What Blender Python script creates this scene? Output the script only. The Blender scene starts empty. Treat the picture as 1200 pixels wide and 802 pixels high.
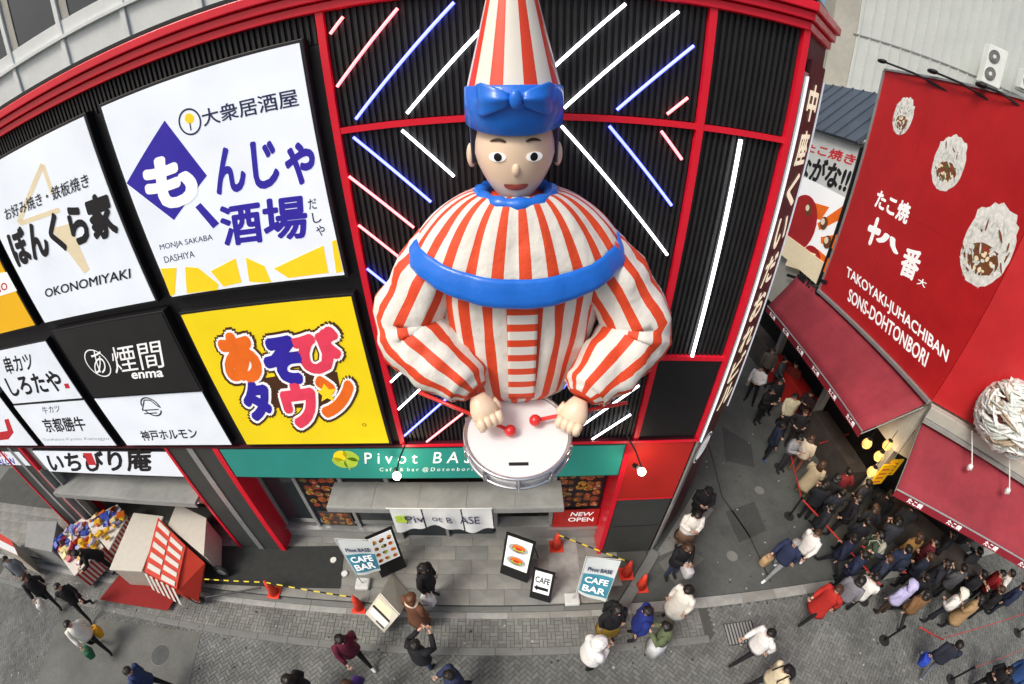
import bpy, bmesh, math, random
from mathutils import Vector, Matrix
random.seed(7)
SC = bpy.context.scene
COL = SC.collection
# ------------------------------------------------------------------ camera (wide fisheye lens, looking down from a window across the street)
YAW, PITCH, ROLL = -0.03691653, 0.76193581, -0.0423078
FOC, K3, K4 = 513.139167, -0.08677792, 0.02235695
PCX, PCY = 580.983, 502.014
CAM = Vector((0.0, -6.0, 10.5))
def _axes():
    cy, sy, cp, sp, cr, sr = math.cos(YAW), math.sin(YAW), math.cos(PITCH), math.sin(PITCH), math.cos(ROLL), math.sin(ROLL)
    f = Vector((sy*cp, cy*cp, -sp)); r = Vector((cy, -sy, 0)); u = r.cross(f)
    return r*cr+u*sr, u*cr-r*sr, f
AR, AU, AF = _axes()
cd = bpy.data.cameras.new('camera'); cam = bpy.data.objects.new('camera', cd); COL.objects.link(cam); SC.camera = cam
cam.matrix_world = Matrix(((AR.x, AU.x, -AF.x, CAM.x), (AR.y, AU.y, -AF.y, CAM.y), (AR.z, AU.z, -AF.z, CAM.z), (0, 0, 0, 1)))
cd.type = 'PANO'; cd.panorama_type = 'FISHEYE_LENS_POLYNOMIAL'
cd.sensor_fit = 'HORIZONTAL'; cd.sensor_width = 36.0; cd.sensor_height = 36.0*802/1200
cd.fisheye_fov = math.radians(300)
_fm = FOC*36/1200
cd.fisheye_polynomial_k0 = 0; cd.fisheye_polynomial_k1 = -1/_fm; cd.fisheye_polynomial_k2 = 0
cd.fisheye_polynomial_k3 = -K3/_fm**3; cd.fisheye_polynomial_k4 = -K4/_fm**4
cd.shift_x = (600-PCX)/1200; cd.shift_y = (PCY-401)/802
cd.clip_start = 0.05; cd.clip_end = 3000
# ------------------------------------------------------------------ sky, sun, exposure
w = bpy.data.worlds.new('World'); SC.world = w; w.use_nodes = True
nt = w.node_tree; bg = nt.nodes['Background']
sky = nt.nodes.new('ShaderNodeTexSky'); sky.sky_type = 'NISHITA'; sky.sun_disc = False
SUN_EL, SUN_AZ = math.radians(50), math.radians(230)     # azimuth clockwise from +Y
sky.sun_elevation = SUN_EL; sky.sun_rotation = SUN_AZ; sky.air_density = 1.0; sky.dust_density = 6.0; sky.ozone_density = 1.0
nt.links.new(sky.outputs[0], bg.inputs[0]); bg.inputs[1].default_value = 0.112
sd = bpy.data.lights.new('sun', 'SUN'); sd.energy = 1.45; sd.angle = math.radians(18); sd.color = (1, 0.96, 0.9)
sun = bpy.data.objects.new('sun', sd); COL.objects.link(sun)
_sv = Vector((math.sin(SUN_AZ)*math.cos(SUN_EL), math.cos(SUN_AZ)*math.cos(SUN_EL), math.sin(SUN_EL)))
sun.rotation_euler = (-_sv).to_track_quat('-Z', 'Y').to_euler(); sun.location = (0, -20, 30)
SC.view_settings.view_transform = 'Standard'; SC.view_settings.look = 'None'; SC.view_settings.gamma = 1
SC.view_settings.use_curve_mapping = False; SC.view_settings.exposure = 0.22
# ------------------------------------------------------------------ pixel -> world
def ray(x, y):
    dx, dy = x-PCX, y-PCY; r = math.hypot(dx, dy) or 1e-9; q = r/FOC
    t = q+K3*q**3+K4*q**4; s = math.sin(t)/r
    return AR*(dx*s)-AU*(dy*s)+AF*math.cos(t)
def F(x, y, Y=0.0): d = ray(x, y); return CAM+d*((Y-CAM.y)/d.y)
def W(x, y, Z=0.0): d = ray(x, y); return CAM+d*((Z-CAM.z)/d.z)
def X(x, y, X0): d = ray(x, y); return CAM+d*((X0-CAM.x)/d.x)
def PL(x, y, pt, n): d = ray(x, y); pt = Vector(pt); n = Vector(n); return CAM+d*(((pt-CAM).dot(n))/d.dot(n))
# ------------------------------------------------------------------ materials
MATS = {}
def hexc(h):
    h = h.lstrip('#'); v = [int(h[i:i+2], 16)/255 for i in (0, 2, 4)]
    return tuple(((a/12.92) if a <= .04045 else ((a+.055)/1.055)**2.4) for a in v)
def mat(name, col, rough=.6, var=.12, scale=6., bump=0., metal=0., emit=0., ecol=None, spec=.4, bscale=None, tone=False, coat=0., stripes=None, trans=0., big=0., bdist=.02):
    if name in MATS: return MATS[name]
    if isinstance(col, str): col = hexc(col)
    m = bpy.data.materials.new(name); m.use_nodes = True; t = m.node_tree; b = t.nodes['Principled BSDF']
    N, L = t.nodes.new, t.links.new
    tc = N('ShaderNodeTexCoord')
    nz = N('ShaderNodeTexNoise'); nz.inputs['Scale'].default_value = scale; nz.inputs['Detail'].default_value = 5; nz.inputs['Roughness'].default_value = .6
    L(tc.outputs['Object'], nz.inputs['Vector'])
    mr = N('ShaderNodeMapRange'); mr.inputs[1].default_value = .25; mr.inputs[2].default_value = .75; mr.inputs[3].default_value = 1-var; mr.inputs[4].default_value = 1+var
    L(nz.outputs['Fac'], mr.inputs[0])
    mx = N('ShaderNodeMix'); mx.data_type = 'RGBA'; mx.blend_type = 'MULTIPLY'; mx.inputs[0].default_value = 1
    mx.inputs[6].default_value = (*col, 1); L(mr.outputs[0], mx.inputs[7])
    if stripes:            # (uv axis 'X'/'Y', count, colour2, duty)
        uv = N('ShaderNodeUVMap'); sp = N('ShaderNodeSeparateXYZ'); L(uv.outputs[0], sp.inputs[0])
        m1 = N('ShaderNodeMath'); m1.operation = 'MULTIPLY'; m1.inputs[1].default_value = stripes[1]; L(sp.outputs[stripes[0]], m1.inputs[0])
        m2 = N('ShaderNodeMath'); m2.operation = 'FRACT'; L(m1.outputs[0], m2.inputs[0])
        m3 = N('ShaderNodeMath'); m3.operation = 'LESS_THAN'; m3.inputs[1].default_value = stripes[3]; L(m2.outputs[0], m3.inputs[0])
        sx = N('ShaderNodeMix'); sx.data_type = 'RGBA'; L(m3.outputs[0], sx.inputs[0]); sx.inputs[6].default_value = (*col, 1); sx.inputs[7].default_value = (*stripes[2], 1)
        L(sx.outputs[2], mx.inputs[6])
    out = mx.outputs[2]
    if big:
        nb_ = N('ShaderNodeTexNoise'); nb_.inputs['Scale'].default_value = .45; nb_.inputs['Detail'].default_value = 7; nb_.inputs['Roughness'].default_value = .68; L(tc.outputs['Object'], nb_.inputs['Vector'])
        rb0 = N('ShaderNodeMapRange'); rb0.inputs[1].default_value = .35; rb0.inputs[2].default_value = .68; rb0.inputs[3].default_value = 1-big; rb0.inputs[4].default_value = 1+big*.6; L(nb_.outputs['Fac'], rb0.inputs[0])
        mb0 = N('ShaderNodeMix'); mb0.data_type = 'RGBA'; mb0.blend_type = 'MULTIPLY'; mb0.inputs[0].default_value = 1; L(out, mb0.inputs[6]); L(rb0.outputs[0], mb0.inputs[7]); out = mb0.outputs[2]
    if tone:
        at = N('ShaderNodeAttribute'); at.attribute_name = 'tone'
        m4 = N('ShaderNodeMix'); m4.data_type = 'RGBA'; m4.blend_type = 'MULTIPLY'; m4.inputs[0].default_value = 1
        L(out, m4.inputs[6]); L(at.outputs['Color'], m4.inputs[7]); out = m4.outputs[2]
    L(out, b.inputs['Base Color'])
    b.inputs['Roughness'].default_value = rough; b.inputs['Metallic'].default_value = metal; b.inputs['Specular IOR Level'].default_value = spec
    b.inputs['Coat Weight'].default_value = coat
    if rough > .25:
        rr = N('ShaderNodeMapRange'); rr.inputs[3].default_value = max(.05, rough-.1); rr.inputs[4].default_value = min(1, rough+.1); L(nz.outputs['Fac'], rr.inputs[0]); L(rr.outputs[0], b.inputs['Roughness'])
    if bump:
        n2 = N('ShaderNodeTexNoise'); n2.inputs['Scale'].default_value = bscale or scale*6; n2.inputs['Detail'].default_value = 4; L(tc.outputs['Object'], n2.inputs['Vector'])
        bp = N('ShaderNodeBump'); bp.inputs['Strength'].default_value = bump; bp.inputs['Distance'].default_value = bdist; L(n2.outputs['Fac'], bp.inputs['Height']); L(bp.outputs[0], b.inputs['Normal'])
    if trans: b.inputs['Transmission Weight'].default_value = trans
    if emit:
        b.inputs['Emission Strength'].default_value = emit
        if ecol: b.inputs['Emission Color'].default_value = (*(hexc(ecol) if isinstance(ecol, str) else ecol), 1)
        else: L(out, b.inputs['Emission Color'])
    MATS[name] = m
    return m
M = lambda n: MATS[n]
LIT = .38
mat('black_metal', (.012, .012, .014), .45, .2); mat('cladding', (.006, .006, .007), .5, .2, 3); mat('cladding_rib', (.019, .019, .020), .5, .2, 3)
mat('red_paint', (.80, .012, .035), .35, .08, 3, coat=.2); mat('red_panel', (.50, .022, .018), .4, .1, 2); mat('dark_grey_panel', (.055, .06, .058), .5, .15, 2)
mat('silver', (.5, .52, .52), .35, .1, 4, metal=.6); mat('grey_metal', (.30, .31, .30), .5, .12, 3); mat('white_paint', (.78, .8, .78), .5, .05, 3)
mat('concrete', (.30, .31, .29), .85, .16, 1.6, .25, bscale=40); mat('concrete_dark', (.17, .18, .17), .85, .2, 1.4, .2, bscale=40)
mat('canopy', (.33, .345, .33), .7, .1, 4, .1, bscale=20, big=.3)
mat('asphalt', (.098, .107, .102), .92, .12, 9, .35, bscale=90, big=.32); mat('asphalt_line', (.035, .04, .038), .95, .2)
mat('worn_tarmac', (.15, .158, .145), .92, .12, 12, .3, bscale=90, big=.3); mat('grout', (.085, .088, .082), .95, .2, 2, .2); mat('paver', (.175, .185, .176), .88, .15, 1.1, .3, bscale=60, tone=True, big=.34); mat('paver_light', (.225, .235, .218), .88, .13, 1.1, .3, bscale=60, tone=True, big=.36)
mat('slab', (.275, .28, .258), .82, .1, 5, .2, bscale=50, big=.34); mat('slab_b', (.25, .26, .245), .82, .12, 5, .2, bscale=50, big=.36); mat('slab_c', (.305, .305, .28), .82, .1, 5, .2, bscale=50, big=.34)
mat('granite', (.38, .39, .37), .8, .14, 6, .2, bscale=80, big=.3); mat('kerb_stone', (.19, .2, .19), .85, .18, 2, .2, bscale=60)
mat('dark_mat', (.035, .039, .038), .95, .2, 5, .3, bscale=120); mat('red_mat', (.26, .018, .016), .95, .15, 4, .3, bscale=90)
mat('sign_white', (.74, .79, .85), .3, .05, .9, emit=LIT, big=.04); mat('sign_yellow', (.86, .66, .012), .3, .05, 1.2, emit=LIT*.75, big=.05); mat('sign_amber', (.85, .46, .01), .35, .03, 2, emit=LIT*.7)  # faint mottling in white and yellow faces paints uneven backlight into the colour
mat('sign_charcoal', (.024, .024, .025), .4, .12, 2); mat('sign_green', (.03, .30, .255), .4, .06, 1.5, emit=.08); mat('ink', (.014, .013, .016), .5, .1); mat('ink_white_glow', (.85, .86, .86), .5, .03, emit=.35)  # white ink has a slight glow of its own, even on unlit boards
mat('ink_blue', (.035, .022, .40), .5, .08, emit=.12); mat('ink_navy', (.02, .025, .10), .5, .08); mat('ink_red', (.62, .03, .04), .5, .08, emit=.1); mat('ink_tan', (.72, .62, .42), .5, .05, emit=.3)
mat('ink_yellow', (.86, .60, .015), .5, .05, emit=.35); mat('ink_brown', (.09, .035, .015), .5, .08); mat('ink_orange', (.9, .17, .015), .5, .12, 4, emit=.15); mat('ink_pink', (.85, .06, .12), .5, .12, 4, emit=.15); mat('ink_lime', (.45, .62, .06), .5, .15, emit=.1); mat('ink_grey', (.45, .47, .47), .5)
mat('gold_letter', (.88, .78, .58), .45, .1, emit=.6); mat('neon_soft', (.85, .88, .92), .3, 0, emit=.7); mat('maroon', (.07, .012, .018), .5, .15)
mat('neon_white', (.9, .92, 1), .3, 0, emit=4.0, ecol=(.92, .94, 1)); mat('neon_red', (.9, .4, .4), .3, 0, emit=3.2, ecol=(1, .16, .17)); mat('neon_blue', (.3, .35, 1), .3, 0, emit=6.5, ecol=(.075, .09, 1))
mat('bulb', (1, .93, .8), .3, 0, emit=9, ecol=(1, .86, .62)); mat('bulb_warm', (.8, .5, .16), .5, .15, 5, emit=.7, ecol=(1, .58, .16))
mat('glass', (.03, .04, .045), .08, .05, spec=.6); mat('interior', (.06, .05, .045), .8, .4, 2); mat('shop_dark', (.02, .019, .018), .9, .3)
mat('skin', (.58, .36, .26), .55, .08, 8); mat('hair_black', (.011, .009, .008), .45, .3, 20); mat('hair_brown', (.055, .026, .014), .45, .3, 20); mat('hair_grey', (.30, .29, .28), .5, .2, 20); mat('hair_ginger', (.12, .045, .018), .45, .3, 20)
mat('eye', (.01, .01, .01), .2, 0); mat('lip', (.4, .08, .06), .5, 0)
# ------------------------------------------------------------------ mesh building
class MB:
    def __init__(s): s.v = []; s.f = []; s.m = []; s.uv = {}; s.tone = []
    def add(s, vs, fs, mi=0, uvs=None, tone=None):
        o = len(s.v); s.v += [tuple(p) for p in vs]
        for k, f in enumerate(fs):
            s.f.append(tuple(i+o for i in f)); s.m.append(mi)
            if uvs: s.uv[len(s.f)-1] = uvs[k]
            s.tone.append(tone)
        return s
    def box(s, x0, x1, y0, y1, z0, z1, mi=0, tone=None):
        return s.add([(x0,y0,z0),(x1,y0,z0),(x1,y1,z0),(x0,y1,z0),(x0,y0,z1),(x1,y0,z1),(x1,y1,z1),(x0,y1,z1)],
                     [(0,3,2,1),(4,5,6,7),(0,1,5,4),(1,2,6,5),(2,3,7,6),(3,0,4,7)], mi, tone=tone)
    def obox(s, c, ax, ay, az, mi=0):      # centre and three half-axis vectors
        c, ax, ay, az = Vector(c), Vector(ax), Vector(ay), Vector(az)
        P = [c+ax*i+ay*j+az*k for k in (-1, 1) for i, j in ((-1,-1),(1,-1),(1,1),(-1,1))]
        return s.add(P, [(0,3,2,1),(4,5,6,7),(0,1,5,4),(1,2,6,5),(2,3,7,6),(3,0,4,7)], mi)
    def prism(s, pts, ext, mi=0):
        n = len(pts); ext = Vector(ext); P = [Vector(p) for p in pts]
        return s.add(P+[p+ext for p in P], [tuple(range(n-1,-1,-1)), tuple(range(n, 2*n))]+[(i,(i+1)%n,(i+1)%n+n,i+n) for i in range(n)], mi)
    def bar(s, a, b, r, n=8, mi=0, r2=None, cap=True): return s.tube([a, b], [r, r if r2 is None else r2], n, mi, cap)
    def tube(s, pts, rad, n=8, mi=0, cap=True, closed=False, flat=None):
        pts = [Vector(p) for p in pts]; k = len(pts)
        if not hasattr(rad, '__len__'): rad = [rad]*k
        vs = []; ref = None
        for i, p in enumerate(pts):
            a = pts[(i-1) % k] if (closed or i) else p; b = pts[(i+1) % k] if (closed or i < k-1) else p
            t = (b-a).normalized() if (b-a).length > 1e-9 else Vector((0, 0, 1))
            if ref is None: ref = Vector((0, 0, 1)) if abs(t.z) < .9 else Vector((1, 0, 0))
            u = (ref-t*ref.dot(t)).normalized(); v = t.cross(u); ref = u
            for j in range(n):
                an = 2*math.pi*j/n; vs.append(p+(u*math.cos(an)*(flat or 1)+v*math.sin(an))*rad[i])
        fs = []; uv = []
        for i in range(k if closed else k-1):
            for j in range(n):
                i2 = (i+1) % k
                fs.append((i*n+j, i*n+(j+1)%n, i2*n+(j+1)%n, i2*n+j)); uv.append([(j/n,i/k),((j+1)/n,i/k),((j+1)/n,(i+1)/k),(j/n,(i+1)/k)])
        if cap and not closed:
            fs += [tuple(range(n-1,-1,-1)), tuple(range((k-1)*n, k*n))]; uv += [[(0,0)]*n, [(0,1)]*n]
        return s.add(vs, fs, mi, uv)
    def loft(s, rings, mi=0, cap=True):     # rings: lists of points, same length
        n = len(rings[0]); k = len(rings); vs = [p for r in rings for p in r]; fs = []; uv = []
        for i in range(k-1):
            for j in range(n):
                fs.append((i*n+j, i*n+(j+1)%n, (i+1)*n+(j+1)%n, (i+1)*n+j)); uv.append([(j/n,i/(k-1)),((j+1)/n,i/(k-1)),((j+1)/n,(i+1)/(k-1)),(j/n,(i+1)/(k-1))])
        if cap: fs += [tuple(range(n-1,-1,-1)), tuple(range((k-1)*n, k*n))]; uv += [[(0,0)]*n, [(0,1)]*n]
        return s.add(vs, fs, mi, uv)
    def sphere(s, c, r, n=12, mi=0, sc=(1,1,1)):
        c = Vector(c); k = max(4, n*2//3); vs = [c+Vector((0,0,r*sc[2]))]; fs = []
        for i in range(1, k):
            a = math.pi*i/k
            for j in range(n): b = 2*math.pi*j/n; vs.append(c+Vector((r*sc[0]*math.sin(a)*math.cos(b), r*sc[1]*math.sin(a)*math.sin(b), r*sc[2]*math.cos(a))))
        vs.append(c-Vector((0,0,r*sc[2]))); L = len(vs)-1
        for j in range(n): fs.append((0, 1+j, 1+(j+1)%n)); fs.append((L, 1+(k-2)*n+(j+1)%n, 1+(k-2)*n+j))
        for i in range(k-2):
            for j in range(n): fs.append((1+i*n+j, 1+(i+1)*n+j, 1+(i+1)*n+(j+1)%n, 1+i*n+(j+1)%n))
        return s.add(vs, fs, mi)
    def mesh(s, name, mats, smooth=False):
        me = bpy.data.meshes.new(name); me.from_pydata(s.v, [], s.f)
        for m in (mats if isinstance(mats, (list, tuple)) else [mats]): me.materials.append(MATS[m] if isinstance(m, str) else m)
        me.polygons.foreach_set('material_index', s.m)
        if s.uv:
            ul = me.uv_layers.new(name='UVMap')
            for pi, uvs in s.uv.items():
                p = me.polygons[pi]
                for q, li in enumerate(p.loop_indices): ul.data[li].uv = uvs[q]
        if any(t is not None for t in s.tone):
            ca = me.color_attributes.new('tone', 'FLOAT_COLOR', 'CORNER')
            for p, t in zip(me.polygons, s.tone):
                t = 1 if t is None else t
                for li in p.loop_indices: ca.data[li].color = (t, t, t, 1)
        if smooth: me.polygons.foreach_set('use_smooth', [True]*len(me.polygons))
        me.update(); return me
    def build(s, name, mats, parent=None, smooth=False, bevel=0.0, kind=None):
        o = bpy.data.objects.new(name, s.mesh(name, mats, smooth)); COL.objects.link(o)
        if bevel:
            b = o.modifiers.new('bevel', 'BEVEL'); b.width = bevel; b.segments = 2; b.limit_method = 'ANGLE'
        if parent is not None: setpar(o, parent)
        if kind: o['kind'] = kind
        return o
def setpar(o, parent):
    o.parent = parent
    if parent.type == 'EMPTY' or True: o.matrix_parent_inverse = world_of(parent).inverted()
def world_of(o):
    m = o.matrix_basis if o.parent is None else world_of(o.parent) @ o.matrix_parent_inverse @ o.matrix_basis
    return m.copy()
def tag(o, label, cat, group=None):
    o['label'] = label; o['category'] = cat
    if group: o['group'] = group
    return o
def thing(name, label, cat, loc=(0,0,0), group=None, rz=0):
    o = bpy.data.objects.new(name, None); COL.objects.link(o); o.location = loc; o.rotation_euler = (0,0,rz); o.empty_display_size = .2
    return tag(o, label, cat, group)
def struct(o): o['kind'] = 'structure'; return o
_tx = {}
def text_mesh(s):
    if s not in _tx:
        cu = bpy.data.curves.new('t', 'FONT'); cu.body = s; cu.size = 1; cu.resolution_u = 3
        ob = bpy.data.objects.new('t', cu); COL.objects.link(ob)
        dg = bpy.context.evaluated_depsgraph_get(); me = ob.evaluated_get(dg).to_mesh()
        vs = [tuple(v.co) for v in me.vertices]; fs = [tuple(p.vertices) for p in me.polygons]
        ob.evaluated_get(dg).to_mesh_clear(); bpy.data.objects.remove(ob); bpy.data.curves.remove(cu)
        xs = [v[0] for v in vs] or [0]; ys = [v[1] for v in vs] or [0]
        _tx[s] = (vs, fs, min(xs), max(xs), min(ys), max(ys))
    return _tx[s]
def text(s, bl, br, tl, mname, parent, bold=0.0, lift=None, name='lettering'):
    """writing filling the parallelogram bl-br-tl (world points) on its sign; bold strokes are thickened evenly"""
    vs, fs, x0, x1, y0, y1 = text_mesh(s); bl, br, tl = Vector(bl), Vector(br), Vector(tl); a, b = br-bl, tl-bl
    off = lift if lift is not None else a.cross(b).normalized()*.004; nd = off.normalized()
    x0 -= bold; x1 += bold; y0 -= bold; y1 += bold
    sh = [(0, 0)]
    if bold: sh += [(bold*math.cos(t), bold*math.sin(t)) for t in [6.2832*k/(8 if bold < .05 else 14) for k in range(8 if bold < .05 else 14)]]
    if bold > .06: sh += [(bold*.5*math.cos(t), bold*.5*math.sin(t)) for t in [6.2832*k/8 for k in range(8)]]
    mb = MB()
    for k, (dx, dy) in enumerate(sh):
        mb.add([bl+a*((v[0]+dx-x0)/(x1-x0))+b*((v[1]+dy-y0)/(y1-y0))+off+nd*(.00012*k) for v in vs], fs)
    return mb.build(name, mname, parent)
class Plane:
    """a sign face; px() turns a pixel into a point on it"""
    def __init__(s, fn, n, lift=.004): s.fn = fn; s.n = Vector(n).normalized(); s.lift = lift
    def text(s, t, bl, br, tl, m, parent, bold=0., lv=1): return text(t, s.fn(*bl), s.fn(*br), s.fn(*tl), m, parent, bold, s.n*s.lift*lv)
    def poly(s, pts, m, parent, name='print', lv=1, mi=0): 
        mb = MB(); mb.prism([s.fn(*p)+s.n*(s.lift*(lv-1)+.0005) for p in pts], s.n*s.lift)
        return mb.build(name, m, parent)
    def ring(s, c, rad, th, m, parent, name='emblem', n=40, lv=1, start=0, end=2*math.pi):
        c = s.fn(*c); u = Vector((0,0,1)).cross(s.n).normalized()*-1; v = Vector((0,0,1)); mb = MB(); vs = []; full = abs(end-start-2*math.pi) < .01
        for i in range(n+1):
            a = start+(end-start)*i/n
            for r in (rad, rad-th): vs.append(c+u*(r*math.cos(a))+v*(r*math.sin(a))+s.n*s.lift*lv)
        mb.add(vs, [(2*i, 2*i+2, 2*i+3, 2*i+1) for i in range(n)]); return mb.build(name, m, parent)
    def disc(s, c, rx, rz, m, parent, name='emblem', n=24, lv=1, rot=0.):
        c = s.fn(*c); u = Vector((0,0,1)).cross(s.n).normalized()*-1; v = Vector((0,0,1)); pts = []
        for i in range(n):
            a = 2*math.pi*i/n; p, q = rx*math.cos(a), rz*math.sin(a); pts.append(c+u*(p*math.cos(rot)-q*math.sin(rot))+v*(p*math.sin(rot)+q*math.cos(rot))+s.n*s.lift*lv)
        mb = MB(); mb.add(pts, [tuple(range(n))]); return mb.build(name, m, parent)
    def stroke(s, pts, wpx, m, parent, name='print', lv=1):
        mb = MB()
        for (a, b) in zip(pts[:-1], pts[1:]):
            A, B = s.fn(*a), s.fn(*b); d = (B-A).normalized(); e = s.n.cross(d)*(wpx/2)
            mb.add([A-e+s.n*s.lift*lv, B-e+s.n*s.lift*lv, B+e+s.n*s.lift*lv, A+e+s.n*s.lift*lv], [(0,1,2,3)])
        return mb.build(name, m, parent)
# ================================================================== SETTING
ZF, ZS, ZR = 0.0, -0.12, -0.15          # forecourt, sidewalk, street
g = struct(MB().box(-300, 300, -300, 300, -.6, -.30).build('ground', 'concrete_dark'))
street = struct(MB().prism([(-60, -18, -.5), (60, -18, -.5), (60, -1.70, -.5), (4.95, -1.70, -.5), (4.95, -2.55, -.5), (-60, -2.55, -.5)], (0, 0, .5+ZR-.016)).build('street', 'grout'))
side_street = struct(MB().box(2.2, 30, -1.46, 40, -.45, ZS).build('side_street', 'asphalt'))
sidewalk = struct(MB().box(-60, 4.98, -2.58, -1.46, -.45, ZS-.014).build('sidewalk', 'grout'))
rp = random.Random(3)
def pavers(name, quads, mname, parent, z, h, gap=.006):
    mb = MB()
    for c, ax, ay, tn in quads:
        lx, ly = ax.length, ay.length; ax = ax*((lx-gap)/lx); ay = ay*((ly-gap)/ly); dz = rp.uniform(-.0025, .0025); tl = rp.uniform(-.002, .002)
        P = [Vector((c.x, c.y, 0))+ax*i+ay*j for i, j in ((-1,-1),(1,-1),(1,1),(-1,1))]
        top = [(p.x, p.y, z+dz+(tl if k % 2 else -tl)) for k, p in enumerate(P)]; bot = [(p.x, p.y, z-h) for p in P]
        mb.add(bot+top, [(4,5,6,7),(0,1,5,4),(1,2,6,5),(2,3,7,6),(3,0,4,7)], 0, tone=tn)
    return mb.build(name, mname, parent, kind='stuff')
U = .1; c45 = math.sqrt(.5); qs = []
for i in range(-175, 180):
    for j in range(-175, 175):
        k = (i-j) % 4
        if k not in (0, 3): continue
        ci, cj = (i+1, j+.5) if k == 0 else (i+.5, j+1)
        x, y = (ci-cj)*U*c45-2, (ci+cj)*U*c45-4.6
        right = x > 5.05
        if not (-19.5 < x < 20 and -6.6 < y < (-1.80 if right else -2.62)): continue
        if 5.05-.12 < x < 5.05+.12 and y > -2.62: continue
        d1 = Vector((c45, c45, 0)); d2 = Vector((-c45, c45, 0))
        patch = 1.13 if (math.sin(x*.9+1)+math.sin(x*.37+y*.8) > .9) else 1.0
        qs.append((Vector((x, y, 0)), (d1 if k == 0 else d2)*U, (d2 if k == 0 else d1)*(U/2), patch*rp.choice((.82, .9, .96, 1, 1.05, 1.12))))
pavers('herringbone_paver', qs, 'paver', street, ZR, .015)
qs = []; B = .2
for i in range(-95, 25):
    for j in range(5):
        x, y = i*B, -2.43+j*B*.97
        if y > -1.78: continue
        for s in (-.25, .25):
            h = (i+j) % 2
            qs.append((Vector((x+(0 if h else s*B), y+(s*B if h else 0), 0)), Vector((B/2 if h else B/4, 0, 0)), Vector((0, B/4 if h else B/2, 0)), rp.uniform(.82, 1.1)))
pavers('basket_weave_paver', qs, 'paver_light', sidewalk, ZS, .014)
def blocks(name, parent, x0, x1, y0, y1, z0, z1, L, mats_, bev=.006, jit=.003):
    me = {}; n = round((x1-x0)/L); L = (x1-x0)/n
    for i in range(n):
        mm = rp.choice(mats_)
        if mm not in me: me[mm] = MB().box(-L/2+.003, L/2-.003, -(y1-y0)/2, (y1-y0)/2, -(z1-z0), 0).mesh(name, mm)
        o = bpy.data.objects.new(name, me[mm]); COL.objects.link(o); o.location = (x0+(i+.5)*L, (y0+y1)/2, z1+rp.uniform(-jit, jit)); setpar2(o, parent)
        b = o.modifiers.new('bevel', 'BEVEL'); b.width = bev; b.segments = 1
def setpar2(o, parent): o.parent = parent; o.matrix_parent_inverse = world_of(parent).inverted()
blocks('kerb_stone', sidewalk, -20, 5, -2.72, -2.53, -.4, ZS+.004, .9, ['kerb_stone'])
blocks('granite_block', sidewalk, -20, 22, -1.77, -1.475, -.4, ZS+.004, 1.05, ['granite', 'granite', 'slab_c'])
# forecourt of slabs, one step up
fore = struct(MB().prism([(-24, -1.45, -.4), (2.75, -1.45, -.4), (3.78, -.12, -.4), (3.78, 3, -.4), (-24, 3, -.4)], (0, 0, .385)).build('forecourt', 'grout'))
me_s = {}
SL, SWD = .88, .44
for r in range(5):
    y0 = -1.45+r*SWD
    for i in range(30):
        x0 = -23.9+i*SL+(SL/2 if r % 2 else 0); x1 = x0+SL; lim = 2.75+(y0+1.45)*.77
        if x0 > lim-.1: continue
        if x1 > lim:
            x1b = lim+SWD*.77; mb = MB(); mb.prism([(x0+.004, y0+.004, -.05), (lim-.004, y0+.004, -.05), (x1b-.004, y0+SWD-.004, -.05), (x0+.004, y0+SWD-.004, -.05)], (0, 0, .05)); mb.build('slab', 'slab_b', fore); continue
        mm = rp.choice(('slab', 'slab', 'slab_b', 'slab_c')); key = (mm, round(x1-x0, 2))
        if key not in me_s: me_s[key] = MB().box(-(x1-x0)/2+.004, (x1-x0)/2-.004, -SWD/2+.004, SWD/2-.004, -.05, 0).mesh('slab', mm)
        o = bpy.data.objects.new('slab', me_s[key]); COL.objects.link(o); o.location = ((x0+x1)/2, y0+SWD/2, ZF+rp.uniform(-.002, .002)); setpar2(o, fore)
blocks('step_edge', fore, -23.9, 2.7, -1.60, -1.455, -.4, ZF-.06, 1.3, ['kerb_stone', 'concrete_dark'])
# pale ramp strip on the forecourt, diagonal edge stones at its right end
for i in range(3):
    a, b = Vector((2.72, -1.5, 0)).lerp(Vector((3.95, .1, 0)), i/3), Vector((2.72, -1.5, 0)).lerp(Vector((3.95, .1, 0)), (i+1)/3)
    n = Vector((b-a).normalized().cross(Vector((0, 0, 1))))
    MB().prism([a+n*.02, b+n*.02-(b-a)*.01, b+n*.3-(b-a)*.01, a+n*.3], (0, 0, -.35)).build('edge_stone', 'concrete_dark', fore).location.z += ZF-.03
MB().box(1.05, 1.85, -1.42, .55, .002, .010).build('pale_panel', 'granite', fore)
# asphalt details of the side street
def sheet(name, pts, z, m, parent, h=.004): mb = MB(); mb.prism([(p[0], p[1], z) for p in pts], (0, 0, h)); return mb.build(name, m, parent)
def strip(name, pts, wd, z, m, parent):
    mb = MB()
    for a, b in zip(pts[:-1], pts[1:]):
        a, b = Vector(a), Vector(b); d = (b-a).normalized(); n = Vector((-d.y, d.x))*wd/2
        mb.prism([(*(a-n), z), (*(b-n), z), (*(b+n), z), (*(a+n), z)], (0, 0, .004))
    return mb.build(name, m, parent)
g2 = lambda x, y, z=ZS: W(x, y, z).to_2d()
strip('tar_joint', [g2(830, 520), g2(846, 582), g2(878, 628), g2(903, 682)], .05, ZS, 'asphalt_line', side_street)
strip('tar_joint', [g2(775, 545), g2(800, 560), g2(818, 535)], .03, ZS, 'asphalt_line', side_street)
mat('patch_dark', (.062, .067, .065), .9, .15, 14, .35, bscale=90, big=.3)
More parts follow.
